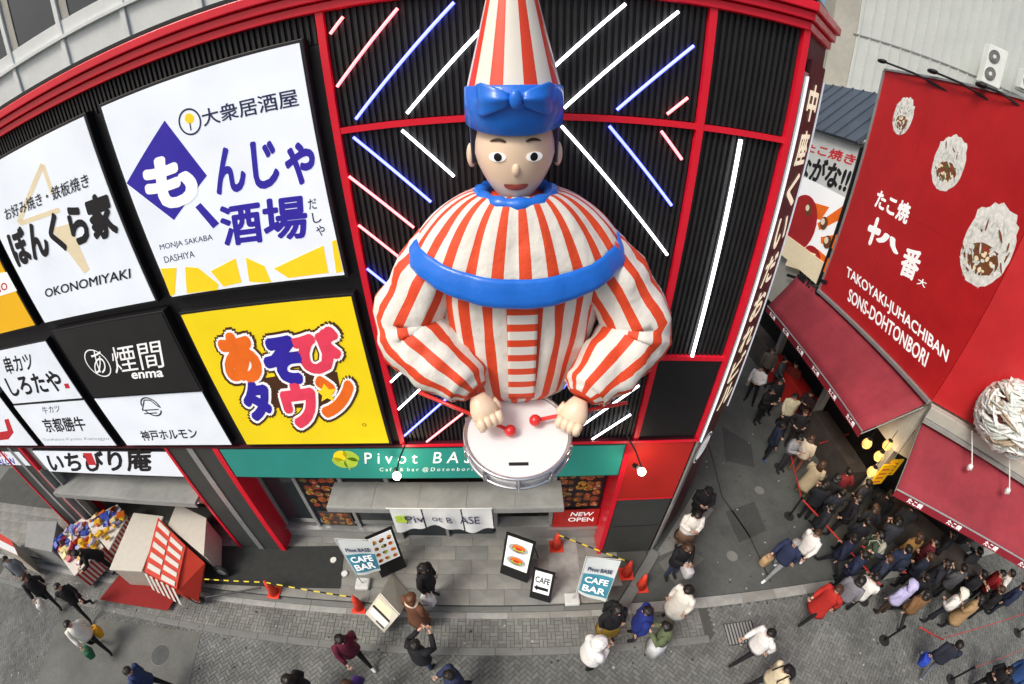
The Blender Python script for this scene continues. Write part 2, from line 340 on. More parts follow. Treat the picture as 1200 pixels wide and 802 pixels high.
sheet('tarmac_repair', [g2(850, 600), g2(884, 588), g2(898, 622), g2(866, 636)], ZS, 'patch_dark', side_street); sheet('tarmac_repair', [g2(846, 500), g2(880, 520), g2(884, 548), g2(850, 540)], ZS, 'patch_dark', side_street); sheet('tarmac_repair', [g2(772, 660), g2(800, 640), g2(825, 655), g2(792, 686)], ZS, 'worn_tarmac', side_street)
for q9 in ((858, 652), (890, 575)): c9 = W(*q9, ZS); MB().bar((c9.x, c9.y, ZS-.05), (c9.x, c9.y, ZS+.006), .17, 20).build('valve_cover', 'kerb_stone', side_street)
sheet('concrete_apron', [g2(815, 575), g2(836, 598), g2(800, 640), g2(765, 655)], ZS, 'slab_b', side_street)
sheet('asphalt_patch', [W(72, 716, ZR).to_2d(), W(236, 742, ZR).to_2d(), W(222, 801, ZR).to_2d(), W(180, 830, ZR).to_2d(), W(40, 815, ZR).to_2d()], ZR+.004, 'worn_tarmac', street, .005)
c = W(188, 768, ZR); mh = struct(MB().bar((c.x, c.y, ZR-.05), (c.x, c.y, ZR+.014), .33, 32).build('manhole_frame', 'kerb_stone', street))
del mh['kind']; MB().bar((c.x, c.y, ZR-.05), (c.x, c.y, ZR+.018), .305, 32).build('manhole_cover', 'asphalt', street)
c = W(868, 742, ZR)
gr = tag(MB().box(c.x-.42, c.x+.42, c.y-.3, c.y+.3, ZR-.02, ZR+.008).build('drain_grate', 'asphalt_line'), 'slotted metal drain grate in the herringbone paving', 'drain')
for i in range(9): MB().box(c.x-.40+i*.09, c.x-.35+i*.09, c.y-.28, c.y+.28, ZR+.008, ZR+.022).build('bar', 'grey_metal', gr)
tag(MB().prism([(*g2(238, 640, 0), 0), (*g2(404, 640, 0), 0), (*g2(399, 690, 0), 0), (*g2(240, 684, 0), 0)], (0, 0, .012)).build('floor_mat', 'dark_mat'), 'dark charcoal floor covering in front of the grey pillar', 'mat').location.z = .004
tag(MB().prism([(*g2(150, 662, -.0), 0), (*g2(225, 668, 0), 0), (*g2(197, 716, 0), 0), (*g2(117, 703, 0), 0)], (0, 0, .012)).build('red_mat', 'red_mat'), 'dark red mat on the pavement beside the checkered cart', 'mat').location.z = .004
for k, q in enumerate(((391, 657), (404, 673))):
    c = W(*q, .01); tag(MB().bar((c.x, c.y, .012), (c.x, c.y, .05), .09, 24).build('round_floor_plate', 'white_paint', smooth=False), ('white round plate on the dark mat, the one nearer the shop', 'white round plate on the dark mat, the one nearer the street')[k], 'plate', 'round plates on the mat')
# ================================================================== MAIN BUILDING
bld = thing('theatre_building', 'black ribbed theatre building with red frame, cornice and corner pillar', 'building', (0, .5, 0))
xV1, xV2, xV3 = F(420, 290).x, F(800, 270).x, 3.86
zM, zL, zB, zC = F(620, 137).z, F(800, 420).z, 4.40, 11.53
XL = -19.0
def part(name, mb, m, parent=bld, **k): return mb.build(name, m, parent, **k)
part('wall', MB().box(XL, 3.80, .12, 6, zB, zC+.35), 'cladding')
# ribbed black cladding bays
def ribs(x0, x1, z0, z1):
    mb = MB(); mb.box(x0, x1, .07, .118, z0, z1); n = int((x1-x0)/.082); st = (x1-x0)/n
    for i in range(n): mb.box(x0+i*st+.018, x0+i*st+.058, .035, .07, z0, z1, 1)
    part('ribbed_cladding', mb, ['cladding', 'cladding_rib'])
for (a, b) in ((xV1+.05, xV2-.05), (xV2+.05, xV3-.05)):
    ribs(a, b, zM+.05, zC); ribs(a, b, zL+.04, zM-.05); ribs(a, b, zB+.03, zL-.04)
part('black_panel', MB().box(xV2+.06, xV3-.06, .0, .034, zB+.06, zL-.05), 'black_metal')
ribs(-12.5, xV1-.06, 11.16, zC)
part('sign_backing', MB().box(XL, xV1-.055, .03, .118, zB, 11.15), 'black_metal')
for x in (xV1, xV2, xV3): part('post', MB().box(x-.048, x+.048, -.03, .118, zB, zC), 'red_paint')
for z, x0, x1 in ((zM, xV1, xV3), (zL, xV1, xV3)):
    xs = [xV1, xV2, xV3]
    for a, b in zip(xs[:-1], xs[1:]): part('beam', MB().box(a+.048, b-.048, -.022, .118, z-.04, z+.04), 'red_paint')
part('bottom_rail', MB().box(XL, 3.9, -.06, .118, zB-.05, zB), 'maroon'); part('bottom_rail_trim', MB().box(xV1, 3.9, -.08, -.06, zB-.03, zB+.03), 'red_paint')
# cornice of three stepped rails, returning round the chamfered corner
chx, chy = 5.03, 1.17
for k, (yo, z0, z1) in enumerate(((-.06, zC, zC+.12), (-.12, zC+.12, zC+.24), (-.18, zC+.24, zC+.37))):
    mb = MB(); o = yo; d = yo*.42
    mb.prism([(XL, o, z0), (xV3-d*0+.02, o, z0), (chx-o*.75, chy+o*.6, z0), (chx, chy+1.5, z0), (XL, chy+1.5, z0)], (0, 0, z1-z0-.012))
    part('cornice_rail', mb, 'red_paint', bevel=.012)
part('roof_coping', MB().prism([(XL, -.15, zC+.37), (xV3, -.15, zC+.37), (chx+.1, chy, zC+.37), (chx, 6, zC+.37), (XL, 6, zC+.37)], (0, 0, .05)), 'black_metal')
# chamfered corner with the tall vertical sign
cn = Vector((1, -1, 0)).normalized(); ct = Vector((1, 1, 0)).normalized(); c0 = Vector((3.9, 0.03, 0)); LCH = (Vector((chx, chy, 0))-c0).length
def chp(s, z, o=0): return c0+ct*s+cn*o+Vector((0, 0, z))
part('corner_wall', MB().prism([chp(0, 0, -.02), chp(LCH, 0, -.02), (chx, 6, 0), (3.6, 6, 0), (3.6, .13, 0)], (0, 0, zC)), 'maroon')
vs = thing('corner_sign', 'tall vertical maroon sign with gold lettering on the corner of the building', 'sign', chp(LCH/2, 0))
MB().prism([chp(.32, 4.55, -.01), chp(LCH-.12, 4.55, -.01), chp(LCH-.12, 11.2, -.01), chp(.32, 11.2, -.01)], cn*.06).build('panel', 'maroon', vs)
part('silver_edge', MB().prism([chp(.02, .05), chp(.26, .05), chp(.26, 11.0), chp(.02, 11.0)], cn*.05), 'silver')
MB().bar(chp(.14, 4.2, .07), chp(.14, 10.95, .07), .018).build('light_tube', 'neon_soft', vs)
MB().bar(chp(LCH-.03, 4.3, .05), chp(LCH-.03, 11.0, .05), .016).build('light_tube', 'sign_white', vs)
word = '中座くいだおれビル'
for k, ch in enumerate(word):
    zt = 10.9-k*.695; text(ch, chp(.50, zt-.56, .06), chp(LCH-.34, zt-.56, .06), chp(.50, zt, .06), 'gold_letter', vs, .03)
eb = chp(.75, 3.55, .04)
em = MB(); em.add([eb+ct*(.42*math.cos(a))+Vector((0, 0, .42*math.sin(a))) for a in [i*math.pi/16 for i in range(32)]], [tuple(range(32))]); o = em.build('emblem_plate', 'ink_white_glow', vs)
em = MB(); em.add([eb+cn*.006+ct*(r*math.cos(a))+Vector((0, 0, r*math.sin(a))) for a in [i*math.pi/16 for i in range(32)] for r in (.39, .33)], [(2*i, (2*i+2) % 64, (2*i+3) % 64, 2*i+1) for i in range(32)]); em.build('emblem_ring', 'ink', vs)
text('くいだおれ', eb+ct*-.28+Vector((0, 0, -.1))+cn*.006, eb+ct*.28+Vector((0, 0, -.1))+cn*.006, eb+ct*-.28+Vector((0, 0, .1))+cn*.006, 'ink', vs, .0)
# ground floor: corner pillar, grey pillars with silver stripe and red sides, recessed shopfronts
pr = part('corner_pillar', MB().box(2.52, 3.84, .0, .9, 0, 2.42), 'dark_grey_panel'); 
part('pillar_head', MB().box(2.5, 3.85, -.012, .9, 2.45, zB-.05), 'red_panel'); part('pillar_rail', MB().box(2.5, 3.86, -.02, .5, 2.42, 2.45), 'red_paint')
part('pillar_side', MB().box(2.38, 2.5, -.03, .75, 0, zB-.05), 'red_paint'); part('pillar_joint', MB().box(2.6, 3.8, -.006, 0, 1.28, 1.30), 'black_metal')
for xa, xb in ((-8.0, -6.62), (-15.9, -14.6)):
    part('pillar', MB().box(xa, xb, -.0, .9, 0, zB-.05), 'dark_grey_panel')
    part('pillar_stripe', MB().box(xa+.62, xa+.80, -.03, 0, .02, zB-.06), 'silver')
    part('pillar_side', MB().box(xb, xb+.16, -.03, .9, 0, zB-.05), 'red_paint'); part('pillar_edge', MB().box(xa-.09, xa, -.03, .9, 0, zB-.05), 'red_paint')
part('shop_ceiling', MB().box(XL, 2.38, .1, 3.2, 3.2, zB-.06), 'grey_metal')
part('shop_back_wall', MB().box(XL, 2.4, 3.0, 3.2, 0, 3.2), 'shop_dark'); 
# cafe shopfront: window sill, glazing bars, glass, posters, canopy
YS = .62
for x0, x1, h in ((-6.46, -4.0, .42), (-4.0, -2.95, .415), (-.35, 1.1, .62), (1.1, 2.38, .5)): part('shop_sill', MB().box(x0, x1, YS-.1, YS+.25, 0, h), 'grey_metal', bevel=.01)
for x0, x1, h in ((-6.46, -2.95, .42), (1.05, 2.38, .5)): part('sill_ledge', MB().box(x0, x1, YS-.16, YS+.2, h+.002, h+.04), 'silver')
for x0, x1 in ((-6.42, -5.45), (-5.35, -4.2), (-4.1, -3.0), (1.15, 2.34)):
    part('shop_window', MB().box(x0, x1, YS+.03, YS+.05, .55, 3.2), 'glass')
for x in (-6.44, -5.4, -4.15, -2.95, -.35, 1.1): part('window_frame', MB().box(x-.05, x+.05, YS-.04, YS+.1, .47, 3.2), 'grey_metal')
part('shop_floor', MB().box(-6.46, 2.38, YS-.02, 3.0, -.03, .012), 'slab_b'); part('counter', MB().box(-2.9, -.4, 1.5, 1.9, 0, 1.0), 'interior')
part('door_leaf', MB().box(-2.9, -1.75, YS+.02, YS+.06, .02, 2.3), 'glass'); part('door_leaf', MB().box(-1.65, -.45, YS+.08, YS+.12, .02, 2.3), 'glass'); part('door_rail', MB().box(-2.9, -.4, YS-.01, YS+.015, 1.0, 1.08), 'grey_metal'); part('door_post', MB().box(-1.74, -1.66, YS-.02, YS+.07, .02, 2.3), 'grey_metal')
cp = part('canopy', MB().box(-4.3, 1.25, -.17, .6, 2.36, 2.46), 'canopy', bevel=.015)
part('canopy_lip', MB().box(-4.3, 1.25, -.21, -.17, 2.30, 2.44), 'grey_metal')
for i in range(4): MB().box(-4.3+1.11*(i+1)-.006, -4.3+1.11*(i+1)+.006, -.168, .6, 2.46, 2.468).build('canopy_seam', 'grey_metal', cp)
mat('flake_b', (.5, .4, .28), .5, .3, 12); mat('dish_orange', (.38, .10, .03), .5, .3, 12); mat('leaf_b', (.12, .16, .04), .5, .3, 12); mat('mustard_b', (.5, .27, .04), .5, .3, 12); mat('dish_brown', (.20, .075, .03), .5, .35, 8); mat('dish_red', (.35, .05, .03), .5, .35, 8)
# food posters: small dishes on dark ground
def dishes(parent, x0, x1, z0, z1, Y, nx, nz, base='ink', seed=1, cols=('dish_brown', 'dish_orange', 'flake_b', 'dish_red', 'leaf_b', 'dish_brown', 'mustard_b')):
    rr = random.Random(seed); o = MB().box(x0, x1, Y, Y+.02, z0, z1).build('poster', base, parent)
    mb = MB(); 
    for i in range(nx):
        for j in range(nz):
            cx, cz = x0+(i+.5+rr.uniform(-.2, .2))*(x1-x0)/nx, z0+(j+.5+rr.uniform(-.2, .2))*(z1-z0)/nz; r = min((x1-x0)/nx, (z1-z0)/nz)*rr.uniform(.4, .62); cx = min(max(cx, x0+r*1.3), x1-r*1.3); cz = min(max(cz, z0+r*1.15), z1-r*1.15)
            for k in range(7):
                a = rr.uniform(0, 6.28); q = 0 if k == 0 else rr.uniform(0, r*.6); rad = r if k == 0 else rr.uniform(.2, .45)*r; nn = 9
                mb.add([(cx+q*math.cos(a)+rad*rr.uniform(.7, 1.1)*math.cos(t), Y-.003-.0012*k, cz+q*math.sin(a)+rad*rr.uniform(.6, 1)*math.sin(t)) for t in [6.283*m/nn for m in range(nn)]], [tuple(range(nn))], rr.randrange(len(cols)) if k else rr.choice((0, 0, 1, 3, 6)))
    mb.build('dish_print', list(cols), o, kind='stuff'); return o
dishes(bld, -5.3, -4.22, 1.3, 3.1, YS-.02, 4, 7, seed=2); dishes(bld, -5.2, -4.25, .58, 1.2, YS-.05, 4, 3, 'interior', seed=3)
dishes(bld, 1.16, 2.33, 1.35, 3.1, YS-.02, 5, 8, seed=4)
no = tag(MB().box(1.16, 2.36, YS-.10, YS-.07, .56, 1.32).build('new_open_board', 'red_panel'), 'red board reading NEW OPEN below the right-hand food poster', 'sign')
Pn = Plane(lambda x, y: F(x, y, YS-.10), (0, -1, 0))
Pn.text('NEW', (668, 605), (694, 604.7), (670, 600.4), 'ink_white_glow', no, .02); Pn.text('OPEN', (665.4, 611.4), (695, 611), (666, 606.8), 'ink_white_glow', no, .02)
# left souvenir shopfront
cl = part('canopy', MB().box(-14.4, -8.15, -.2, .65, 2.36, 2.46), 'canopy', bevel=.015); part('canopy_lip', MB().box(-14.4, -8.15, -.24, -.2, 2.28, 2.45), 'grey_metal')
part('shutter_rail', MB().box(-14.5, -14.4, -.05, .6, 0, 3.3), 'grey_metal'); part('shutter_rail', MB().box(-14.2, -14.1, .1, .3, 0, 3.3), 'grey_metal')
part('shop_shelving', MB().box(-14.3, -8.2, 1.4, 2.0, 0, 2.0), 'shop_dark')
# red shop curtain with white pattern under the canopy
mb = MB()
for i in range(48):
    x0 = -13.0+i*.1; y0 = .05*math.sin(i*.9); y1 = .05*math.sin((i+1)*.9); mb.add([(x0, .25+y0, 1.75), (x0+.1, .25+y1, 1.75), (x0+.1, .2+y1, 2.3), (x0, .2+y0, 2.3)], [(0, 1, 2, 3)], 1 if i % 5 == 2 else 0)
part('shop_curtain', mb, ['red_panel', 'ink_white_glow'])
# ------------------------------------------------------------------ light tubes on the cladding
tubes = [('r',387,40,402,20),('r',395,102,466,10),('b',417,140,532,3),('w',477,133,566,33),('w',650,78,733,5),('w',661,127,795,14),('b',723,129,813,54),('r',782,134,806,115),
 ('b',414,161,505,237),('w',471,153,532,207),('r',409,207,485,267),('r',420,264,468,302),('b',430,315,455,335),('w',658,148,782,299),('b',714,148,787,241),('r',775,154,799,187),('w',760,331,770,345),
 ('W',868,164,811,418),('w',458,448,475,432),('w',467,480,498,451),('b',474,511,525,466),('r',500,518,542,485),('b',660,455,672,438),('w',672,506,749,452),('w',694,515,739,486),('w',735,433,743,428)]
for k, x0, y0, x1, y1 in tubes:
    m = {'r': 'neon_red', 'b': 'neon_blue', 'w': 'neon_white', 'W': 'neon_white'}[k]
    a, b = F(x0, y0, -.02), F(x1, y1, -.02); MB().bar(a, b, .029 if k == 'W' else .020, 8).build('light_tube', m, bld)
# ================================================================== FACADE SIGNS
YF = -.13
P = Plane(lambda x, y: F(x, y, YF), (0, -1, 0))
def signbox(name, label, TL, TR, BL, BR, m, Y=YF, depth=.16, left=None, frame=.05, cat='sign', group=None):
    t = [F(*q, Y) for q in (TL, TR, BL, BR) if q]
    x1 = sum(F(*q, Y).x for q in (TR, BR))/2
    x0 = left if left is not None else sum(F(*q, Y).x for q in (TL, BL))/2
    z1 = (F(*(TL or TR), Y).z+F(*TR, Y).z)/2; z0 = (F(*(BL or BR), Y).z+F(*BR, Y).z)/2
    th = thing(name, label, cat, ((x0+x1)/2, Y+depth, z0), group)
    fo = frame
    MB().box(x0-fo, x1+fo, Y+.012, Y+depth, z0-fo, z1+fo).build('frame', 'black_metal', th, bevel=.01)
    f = MB().box(x0, x1, Y, Y+.02, z0, z1).build('face', m, th)
    return f, (x0, x1, z0, z1)
G = 'tenant signs on the facade'
f, _ = signbox('tenant_sign', 'white sign with blue diamond and large blue lettering, yellow blocks along its foot', (120,125), (352,50.5), (200.7,349.8), (402,321), 'sign_white', group=G)
P.text('大衆居酒屋', (239.5,149), (351,124.5), (234.5,129.5), 'ink_navy', f, .012)
P.poly([(193,141.5), (242.5,206), (204,258), (148.5,215)], 'ink_blue', f)
P.text('も', (178,252), (236,236), (163,192), 'ink_white_glow', f, .055, lv=2.2); P.poly([(229,243), (235,238), (257,262), (250,268)], 'ink_blue', f)
P.text('んじゃ', (255,232), (371,215), (246,176), 'ink_blue', f, .035); P.text('酒場', (263,290), (362,279), (255,242), 'ink_blue', f, .03)
for ch, q in zip('だしや', ((366,239), (371,255), (375.5,270))): P.text(ch, (q[0]-3.5,q[1]+7), (q[0]+6.5,q[1]+5.5), (q[0]-6,q[1]-5), 'ink_navy', f, .01)
P.text('MONJA SAKABA', (188.5,295), (250,283), (186.7,287), 'ink_navy', f); P.text('DASHIYA', (193.7,308.5), (228.6,301.5), (191.7,301), 'ink_navy', f)
P.ring((222.5,143), .185, .026, 'ink_navy', f); P.disc((222,139), .075, .07, 'ink_yellow', f); P.stroke([(222.5,144), (224,153)], .02, 'ink_navy', f)
for pl in ([(188,315),(207,314),(205,345),(200,347)], [(217,313),(232,314),(256,333),(255,340),(219,344)], [(247,318),(276,303),(283,331),(262,336)], [(288,302),(292,330),(300,331),(318,331),(310,312)][::-1], [(321,315),(379,288),(385,320),(338,326)], [(389,283),(394,281),(402,318),(394,320)]): P.poly(pl, 'ink_yellow', f)
f, rb = signbox('tenant_sign', 'white sign with heavy black lettering over a tan outline, OKONOMIYAKI below', None, (97.5,137), (53,379), (181.5,351.6), 'sign_white', left=F(53,379,YF).x, group=G)
P.stroke([(50,193), (22,262)], .10, 'ink_tan', f); P.stroke([(50,193), (62,228)], .10, 'ink_tan', f); P.stroke([(24,262), (70,246)], .09, 'ink_tan', f); P.poly([(60,268), (82,262), (105,316), (99,321)], 'ink_tan', f)
P.text('お好み焼き・鉄板焼き', (8,259), (105.5,219), (4,245), 'ink', f, .012, lv=2); P.text('ぼんくら家', (22,315), (141,275), (5,272), 'ink', f, .05, lv=2); P.text('OKONOMIYAKI', (54,349), (153.6,326), (52,339), 'ink', f, .015, lv=2)
f, _ = signbox('tenant_sign', 'amber yellow sign cut by the left edge, white band across it', None, (-45,215), None, (42,381), 'sign_amber', left=-16.5, group=G)
P.poly([(-12,322), (8,319), (20,341), (0,347), (-12,351)], 'ink_white_glow', f); P.text('店O', (-6,345), (10,340), (-9,334), 'ink_red', f, .02, lv=2)
f, _ = signbox('tenant_sign', 'bright yellow sign with outlined orange, blue and pink cartoon lettering', (213,368), (413,350), (288,521), (455,519.5), 'sign_yellow', group=G)
toys = [('あ',(270,450),(313,448),(250,391),'ink_orange'), ('そ',(318,452),(364,449),(301,396),'ink_blue'), ('び',(356,440),(410,434),(336,389),'ink_pink'), ('タ',(294,494),(326,491),(277,447),'ink_blue'), ('ウ',(340,503),(379,499),(324,449),'ink_pink'), ('ン',(379,490),(421,485),(366,441),'ink_orange')]
P.poly([(300,445), (330,440), (395,436), (400,462), (372,478), (318,478)], 'ink_brown', f)
for lv, bo, cl_ in ((1.6, .17, 'ink_brown'), (2.6, .135, 'ink_white_glow'), (4.2, .082, None)):
    for ch, a, b, c_, m in toys:
        e = {1.6: 6.5, 2.6: 3.2, 4.2: 0}[lv]
        P.text(ch, (a[0]-e*.6, a[1]+e), (b[0]+e, b[1]+e*.9), (c_[0]-e, c_[1]-e*.8), cl_ or m, f, bo, lv)
P.poly([(377,456), (380,449), (386,456), (394,455), (389,462), (392,470), (384,466), (377,470), (378,463), (372,458)], 'ink_yellow', f, lv=5); P.ring((427,498), .04, .012, 'ink_brown', f)
f, _ = signbox('tenant_sign', 'charcoal sign with white ringed emblem and small enma lettering', (63,391), (190,368), (110,466), (234,457), 'sign_charcoal', Y=YF-.05, depth=.21, group=G)
Pe = Plane(lambda x, y: F(x, y, YF-.05), (0, -1, 0))
Pe.ring((114.5,426), .345, .026, 'ink_white_glow', f); Pe.text('あ', (113,440), (126,436), (105,413), 'ink_white_glow', f, .0)
Pe.text('煙間', (136,438), (193,430.5), (128,408), 'ink_white_glow', f, .0); Pe.text('enma', (155,444.5), (192,441.8), (153.5,437), 'ink_white_glow', f, .025)
f, _ = signbox('tenant_sign', 'white sign with round mountain emblem under the charcoal sign', (111,468.5), (236,459), (149,522), (271,521.5), 'sign_white', frame=.02, group=G)
P.ring((177,477), .27, .035, 'ink', f, start=.15, end=3.3); P.ring((177,477), .27, .035, 'ink', f, start=3.6, end=5.9); P.stroke([(167,481), (186,480)], .03, 'ink', f); P.stroke([(169,485), (184,484)], .03, 'ink', f); P.stroke([(167,481), (169,469), (176,469), (186,477)], .03, 'ink', f)
P.text('神戸ホルモン', (168,517), (233,514), (163,505), 'ink', f, .02)
f, _ = signbox('tenant_sign', 'white sign with two lines of black brush lettering and tiny red seal', None, (54,400.4), (15.7,473.5), (95,466.7), 'sign_white', left=F(15.7,473.7,YF).x, frame=.03, group=G)
P.text('串カツ', (9,439), (41,433.5), (2,419), 'ink', f, .02); P.text('しろたや', (15,465), (77,458), (4,443), 'ink', f, .03); P.poly([(75,450), (80,449.5), (82,455), (77,455.5)], 'ink_red', f)
f, _ = signbox('tenant_sign', 'white sign with thin grey Latin line under brushed characters', (17,476.5), (97,469.5), (52,522.6), (137,522), 'sign_white', frame=.03, group=G)
P.text('牛カツ', (51,485.5), (71,483), (48.5,477), 'ink', f, .0); P.text('京都勝牛', (55,507), (103,505), (47.5,491), 'ink', f, .02); P.text('Gyukatsu Kyoto Katsugyu', (51,517.5), (128,516.5), (49.5,513.5), 'ink_grey', f)
f, _ = signbox('tenant_sign', 'white sign with a thick red curved stroke at the left edge', None, (0,464), None, (42,522.3), 'sign_white', left=-16.9, frame=.03, group=G)
P.poly([(-8,517), (10,515), (16,507), (10,491), (5,492), (9,505), (-8,508)], 'ink_red', f)
Y2 = -.005
P2 = Plane(lambda x, y: F(x, y, Y2), (0, -1, 0))
f, _ = signbox('shop_sign', 'white sign with small red and blue lettering above the leftmost red pillar', None, (22,530), None, (36,546), 'sign_white', Y=Y2, depth=.12, left=-17.5, frame=.03, group='signs above the shopfronts')
P2.text('SALON', (-3,545), (18,544), (-6,538), 'ink_blue', f, .02); P2.text('ほんまもん', (-6,536), (9,535), (-9,530), 'ink_red', f, .02)
f, _ = signbox('shop_sign', 'long white sign with flowing black brush lettering and red seal', (41,530), (197,529), (58,554.5), (213,556.5), 'sign_white', Y=Y2, depth=.12, frame=.03, group='signs above the shopfronts')
P2.text('いちびり庵', (60,553.5), (178,552.5), (53,530.5), 'ink', f, .035); P2.poly([(97,531), (107,531), (113,545), (104,545)], 'ink_red', f, lv=2)
f, rg = signbox('shop_sign', 'long teal green cafe sign reading Pivot BASE with a clover', (258,527), (733,522), (276,558.5), (724,557), 'sign_green', Y=Y2-.03, depth=.14, frame=.035, group='signs above the shopfronts')
P3 = Plane(lambda x, y: F(x, y, Y2-.03), (0, -1, 0))
P3.text('P i v o t   B A S E', (427.5,543.5), (568,542.5), (427,530.5), 'ink_white_glow', f, .006); P3.text('C a f e  &  b a r  @ D o t o n b o r i', (445,553.5), (553,553), (445,548), 'ink_white_glow', f)
for a, m in ((45, 'ink_lime'), (135, 'ink_yellow'), (225, 'ink_lime'), (315, 'ink_lime')):
    a = math.radians(a); q = (405+9*math.cos(a), 538.5-5.4*math.sin(a)); P3.disc(q, .19, .135, m, f, rot=a, name='clover_leaf')
P3.stroke([(405,539), (410,551)], .03, 'ink_lime', f, 'clover_stem')
# lamps on arms
def lamp_light(p, e, col, r, parent):
    ld = bpy.data.lights.new('lamp_light', 'POINT'); ld.energy = e; ld.color = col; ld.shadow_soft_size = r
    o = bpy.data.objects.new('lamp_light', ld); COL.objects.link(o); o.location = p; setpar(o, parent)
for q, a, lb in (((465,558), (476,519), 'lit lamp on a thin black arm in front of the green cafe sign'), ((752,553), (733,508), 'lit lamp on a thin black arm in front of the red pillar head')):
    b = F(*q, -.62); A = F(*a, 0); t = thing('arm_lamp', lb, 'lamp', A, 'arm lamps over the cafe front')
    MB().tube([A, A.lerp(b, .5)+Vector((0, -.08, .12)), b+Vector((0, .03, .06))], .016, 6).build('arm', 'black_metal', t)
    MB().sphere(b, .085, 14).build('bulb', 'bulb', t, True)
    MB().bar(b+Vector((-.04, .10, .0)), b+Vector((-.08, .26, -.10)), .05, 10).build('lamp_body', 'black_metal', t); lamp_light(b+Vector((0, -.02, -.12)), 22, (1, .8, .55), .09, t)
# ================================================================== NEIGHBOURING BUILDINGS
mat('panel_white', (.80, .84, .82), .55, .05, 3, big=.08); mat('panel_joint', (.20, .22, .22), .7); mat('siding', (.56, .60, .58), .55, .06, .8); mat('cream_wall', (.47, .465, .41), .7, .08, 3, big=.15); mat('blue_roof', (.075, .10, .135), .45, .15, 1.5)
mat('sign_red', (.53, .018, .022), .42, .06, 2.5, coat=.1, big=.14); mat('awning_red', (.31, .034, .05), .8, .1, 5, .2, bscale=14, big=.26); mat('joint_red', (.45, .018, .02), .5); mat('awning_dark', (.27, .015, .03), .7, .12)
# pale panelled block behind the roof
bk = thing('panelled_building', 'pale panelled office block rising behind the red cornice', 'building', (-8, 7, 0))
YB = 6.6
FB = lambda x, y: F(x, y, YB)
MB().box(-32, 4.9, YB+.10, YB+3, 0, 19).build('wall', 'panel_joint', bk)
zl = FB(40, 62).z; bx = [FB(*q).x for q in ((18, 85), (79, 62), (148, 30), (236, 14))]; pw = (bx[3]-bx[0])/3; x00 = bx[0]
for i in range(-5, 12):
    a, b = x00+i*pw, x00+(i+1)*pw
    if b > 4.8: break
    if a < -30: continue
    MB().box(a+.10, b-.10, YB+.03, YB+.12, 8, zl-.10).build('wall_panel', 'panel_white', bk, bevel=.012)
    MB().box(a-.09, a+.09, YB-.05, YB+.1, 8, 18.5).build('mullion', 'panel_white', bk, bevel=.01)
    wn = MB().box(a+.09, b-.09, YB+.06, YB+.10, zl+.45, zl+3.2).build('window', 'glass', bk)
    MB().box(a+.09, b-.09, YB+.0, YB+.1, zl-.0, zl+.45).build('spandrel', 'panel_white', bk)
    if i in (-2, -1, 0, 1): MB().box(a+.12, a+.45, YB+.03, YB+.055, zl+.47, zl+2.6).build('curtain', 'cream_wall', wn)
MB().box(-30, 4.85, YB-.12, YB+.05, zl-.1, zl-.002).build('ledge', 'panel_white', bk)
for q, w_ in ((905, .12), (880, .05), (886, .05)):
    x = FB(q, 2).x; MB().box(x-w_, x+w_, YB-.6, YB-.45, 8, 17).build('downpipe', 'grey_metal', bk)
# metal-sided block at the right
sdv = Vector((.95, -.31, 0)).normalized(); sn = Vector((-.31, -.95, 0)).normalized(); sp0 = Vector((13.5, 20, 0)); sp0 = PL(1002, 50, sp0, sn); sp0.z = 0
sd_ = thing('metal_sided_building', 'pale grey building with ribbed metal siding behind the red sign', 'building', sp0)
mb = MB(); mb.prism([sp0, sp0+sdv*30, sp0+sdv*30-sn*3, sp0-sn*3], (0, 0, 26)); mb.build('wall', 'siding', sd_)
for i in range(44):
    a = sp0+sdv*(i*.62+.1)+sn*.01; MB().prism([a, a+sdv*.10, a+sdv*.08+sn*.05, a+sdv*.02+sn*.05], (0, 0, 26)).build('siding_rib', 'siding', sd_)
s0 = PL(1000, 40, sp0, sn); mb = MB(); mb.prism([s0, s0+sdv*18, s0+sdv*18+Vector((0,0,.06)), s0+Vector((0,0,.06))], sn*.07); mb.build('flashing', 'grey_metal', sd_)
c_ = sp0; MB().prism([c_-sdv*1.4, c_-sdv*.02, c_-sdv*.02-sn*2, c_-sdv*1.4-sn*2], (0, 0, 26)).build('corner_column', 'cream_wall', sd_)
rbd = thing('cream_building', 'plain cream building at the far end of the lane', 'building', (9, 26, 0)); MB().box(5.2, 15, 24, 30, -.3, 30).build('wall', 'cream_wall', rbd)
for z in range(2, 29, 3):
    for x in (6.4, 8.6, 10.8): wn = MB().box(x, x+1.1, 23.93, 24.0, z, z+1.5).build('window', 'glass', rbd); MB().box(x-.08, x+1.18, 23.9, 23.99, z-.08, z-.002).build('sill', 'panel_white', wn)
# takoyaki shop
XR = 11.5
cor = Vector((XR, .88, 0)); d45 = Vector((1, -1, 0)).normalized(); n45 = Vector((-1, -1, 0)).normalized()
shop = thing('takoyaki_shop', 'corner snack shop with dark open front under the red signboard', 'building', (13, 4, 0))
MB().prism([(XR+.08, 1.0, 2.6), (14.7, -2.2, 2.6), (22, -2.2, 2.6), (22, 7.05, 2.6), (XR+.08, 7.05, 2.6)], (0, 0, 9.6)).build('upper_wall', 'cream_wall', shop); MB().prism([(XR+.08, 7.06, 2.6), (22, 7.06, 2.6), (22, 19, 2.6), (XR+.08, 19, 2.6)], (0, 0, X(1010, 172, XR-.1).z-2.55)).build('rear_wall', 'cream_wall', shop)
MB().prism([(XR+1.6, 2.0, 0), (15.6, -1.2, 0), (22, -1.2, 0), (22, 19, 0), (XR+1.6, 19, 0)], (0, 0, 2.6)).build('shop_interior_wall', 'shop_dark', shop)
